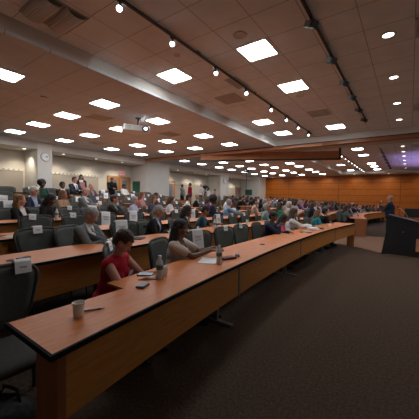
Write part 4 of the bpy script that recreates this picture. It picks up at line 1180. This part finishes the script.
# camcorder on tripod
t = empty('camcorder_tripod', 'black tripod holding the camcorder before the far wall recess', 'tripod', (-11.4, 15.25, .78))
for i in range(3):
    a = 2*PI*i/3+.4; bm = bmesh.new(); tube(bm, (.32*math.cos(a), .32*math.sin(a), .0), (.03*math.cos(a), .03*math.sin(a), 1.15), .014, .018); link('leg', bm, M['black'], t)
bm = bmesh.new(); tube(bm, (0, 0, .95), (0, 0, 1.36), .018); link('column', bm, M['black'], t)
bm = bmesh.new(); box(bm, -.06, .06, -.06, .06, 1.30, 1.38, bev=.01); link('head', bm, M['black'], t)
t = empty('camcorder', 'black camcorder mounted on the tripod at the back', 'camera', (-11.4, 15.25, 2.165), R(-10))
link('body', B(-.20, .12, -.07, .07, 0, .17, bev=.02), M['black'], t)
bm = bmesh.new(); tube(bm, (.12, 0, .08), (.25, 0, .08), .05, .06, 16); link('lens', bm, M['black'], t)
bm = bmesh.new(); path_tube(bm, [(-.14, 0, .17), (-.12, 0, .25), (.06, 0, .25), (.08, 0, .17)], .013); link('handle', bm, M['black'], t)
link('viewfinder', B(-.1, .04, .07, .10, .03, .13, bev=.008), M['black'], t)
# slim camera pole near the middle of the room
t = empty('pole_camera', 'dark camera on a slim pole in front of the distant lights', 'camera', (-6.6, 12.2, .24))
bm = bmesh.new(); tube(bm, (0, 0, 0), (0, 0, 2.55), .014); link('pole', bm, M['black'], t)
link('base', lathe(bmesh.new(), [(.20, 0), (.20, .02), (.03, .05)], 24), M['black'], t)
link('camera_head', B(-.10, .10, -.09, .09, 2.55, 2.72, bev=.02), M['black'], t)
bm = bmesh.new(); tube(bm, (0, -.09, 2.63), (0, -.13, 2.63), .045, None, 16); link('lens', bm, M['steel'], t)

# lectern and its equipment
t = empty('lectern', 'large black sloping lectern at the right edge of the room', 'lectern', (-.1, 9.3, 0))
bm = bmesh.new(); mx = Matrix.Translation((0, 0, 0)) @ Matrix.Rotation(R(90), 4, 'X')
def sidepoly(dx=0): return [(-.50, .03), (.95, .03), (.95, .76), (-.36, 1.09)]
prism(bm, sidepoly(), 0, .04, M4=mx); link('side_panel', bm, M['blackmatte'], t)
bm = bmesh.new(); prism(bm, sidepoly(), -.80, -.76, M4=mx); link('side_panel', bm, M['blackmatte'], t)
bm = bmesh.new(); prism(bm, [(-.50, .03), (-.44, .03), (-.31, 1.06), (-.36, 1.09)], -.76, 0.0, M4=mx); link('front_panel', bm, M['blackmatte'], t)
bm = bmesh.new(); prism(bm, [(-.38, 1.09), (.97, .765), (.97, .79), (-.38, 1.12)], -.82, .06, M4=mx); link('top', bm, M['black'], t)
link('plinth', B(-.52, .97, -.04, .80, 0, .03), M['black'], t)
link('access_panel', B(.275, .70, -.052, -.04, .16, .50, bev=.004), M['soffit_wood'], t)
mxk = Matrix.Translation((-.02, -.045, .66)) @ rotm((0, -1, 0)); link('lock', lathe(bmesh.new(), [(.013, 0), (.013, .012)], 16, mxk), M['steel'], t)
def monitor(x, y, z, rz, lab):
    t = empty('monitor', lab, 'monitor', (x, y, z), R(rz))
    link('housing', B(-.02, .02, -.26, .26, .10, .42, bev=.01), M['black'], t); link('screen', B(-.024, -.019, -.24, .24, .12, .40), M['black'], t)
    bm = bmesh.new(); tube(bm, (.0, 0, .0), (.0, 0, .14), .02); box(bm, -.08, .08, -.1, .1, -.0, .012); link('stand', bm, M['black'], t)
t = empty('equipment_desk', 'dark equipment table behind the lectern', 'table', (.35, 12.4, 0))
link('tabletop', B(-.5, .6, -.4, .4, .80, .84), M['black'], t)
for sx in (-.45, .55):
    for sy in (-.35, .35): link('leg', B(sx-.02, sx+.02, sy-.02, sy+.02, 0, .80), M['black'], t)
monitor(.10, 12.4, .841, 70, 'black monitor standing on the table behind the lectern, left one')
monitor(.62, 12.4, .841, 110, 'black monitor standing on the table behind the lectern, right one')
def mic(x, y, z, tip, lab):
    t = empty('gooseneck_microphone', lab, 'microphone', (x, y, z)); tp = Vector(tip)
    bm = bmesh.new(); path_tube(bm, [(0, 0, 0), tp*.35+Vector((0, 0, .05)), tp*.75+Vector((0, 0, .03)), tp], .009); link('neck', bm, M['steel'], t, True)
    bm = bmesh.new(); tube(bm, tp, tp+tp.normalized()*.07, .018, .014); link('capsule', bm, M['black'], t); link('base', lathe(bmesh.new(), [(.04, -.0), (.035, .02)], 16), M['black'], t)
mic(-.02, 9.7, 1.035, (-.24, 0, .28), 'thin silver microphone arm leaning left on the lectern')
mic(.22, 9.6, .975, (.24, 0, .30), 'thin silver microphone arm leaning right on the lectern')
t = empty('hand_microphone', 'small black microphone held by the speaker', 'microphone', (-.90, 11.84, 1.40))
bm = bmesh.new(); tube(bm, (0, 0, -.06), (.04, 0, .08), .012, .015); link('handle', bm, M['black'], t)
bm = bmesh.new(); bmesh.ops.create_icosphere(bm, subdivisions=2, radius=.026, matrix=Matrix.Translation((.048, 0, .10))); link('grille', bm, M['steel'], t, True)

# backpack on the floor at the near end
t = empty('backpack', 'dark grey backpack on the carpet at the near desk end', 'bag', (-1.82, .58, 0), R(20))
me = blob([('e', (0, 0, .15), (.20, .14, .15)), ('e', (.03, -.03, .11), (.16, .15, .11)), ('c', (-.12, 0, .10), .10, (.12, 0, .10), .10)], .012, 4, .008)
me.materials.append(M['c_charcoal']); o = bpy.data.objects.new('bag_body', me); COL.objects.link(o); o.parent = t
for v in me.vertices: v.co.z = max(v.co.z, 0.002)
for p in me.polygons: p.use_smooth = True
bm = bmesh.new(); path_tube(bm, [(-.08, .02, .27), (-.05, .03, .34), (.05, .03, .34), (.08, .02, .27)], .011); link('handle', bm, M['black'], t, True)
bm = bmesh.new(); path_tube(bm, [(-.14, -.12, .04), (-.12, -.16, .16), (0, -.165, .24), (.13, -.15, .16), (.15, -.12, .04)], .006); link('zip', bm, M['steel'], t, True)

# ------------------------------------------------------------------ light
for (x, y, z, e, c) in [(.7, 19.5, 1.3, 190, (.55, .38, 1.)), (.7, 22.5, 1.3, 150, (.55, .38, 1.))]:  # unseen uplights on stands, added for the violet tint on the far ceiling
    t = empty('added_stage_uplight', 'violet stage light beside the far front floor' if y < 20 else 'second added unseen violet stage uplight beside the far front floor', 'lamp', (x, y, 0))
    bm = bmesh.new(); tube(bm, (0, 0, 0), (0, 0, z-.2), .02); box(bm, -.2, .2, -.2, .2, 0, .02); link('stand', bm, M['black'], t)
    link('housing', lathe(bmesh.new(), [(.06, -.22), (.09, -.18), (.10, 0), (.085, 0), (.08, -.04)], 20, Matrix.Translation((0, 0, z)), caps=False), M['black'], t, True)
    L = bpy.data.lights.new('uplight_lamp', 'SPOT'); L.energy = e; L.color = c; L.spot_size = R(120); L.spot_blend = .7; L.shadow_soft_size = .06
    lo = bpy.data.objects.new('uplight_lamp', L); lo.location = (x, y, z-.03); lo.rotation_euler = (R(180), R(14), 0); COL.objects.link(lo)
for i, x in enumerate([-11.5, -9, -6.5, -4.0, -1.5, 1.0]):
    place_dl(x, 26.9, Z1, f'round wall washing downlight before the orange wall, {nth(i)} from left')
    L = bpy.data.lights.new('wash_lamp', 'SPOT'); L.energy = 52; L.color = (1, .80, .55); L.spot_size = R(125); L.spot_blend = .8; L.shadow_soft_size = .06
    lo = bpy.data.objects.new('wash_lamp', L); lo.location = (x, 26.9, Z1-.03); lo.rotation_euler = (R(28), 0, 0); COL.objects.link(lo)
w = bpy.data.worlds.new('World'); S.world = w; w.use_nodes = True
w.node_tree.nodes['Background'].inputs[0].default_value = (.02, .02, .02, 1); w.node_tree.nodes['Background'].inputs[1].default_value = .3

# ------------------------------------------------------------------ camera and view
cam = bpy.data.cameras.new('camera'); cam.lens = 277.4/419*36; cam.sensor_width = 36; cam.clip_start = .05; cam.clip_end = 100
co = bpy.data.objects.new('camera', cam); COL.objects.link(co)
V1 = Vector((200.5, 6.5, -277.4)).normalized(); V2 = -Vector((-384.5, 19.5, -277.4)); V2 = (V2-V1*V2.dot(V1)).normalized()
rot = Matrix((V2, V1, V2.cross(V1)))
co.matrix_world = Matrix.Translation((0, 0, 1.46)) @ rot.to_4x4()
S.camera = co
S.view_settings.view_transform = 'Standard'; S.view_settings.look = 'None'; S.view_settings.exposure = -0.18; S.view_settings.gamma = 1
S.view_settings.use_curve_mapping = False
S.cycles.use_denoising = True
S.cycles.max_bounces = 7; S.cycles.diffuse_bounces = 5
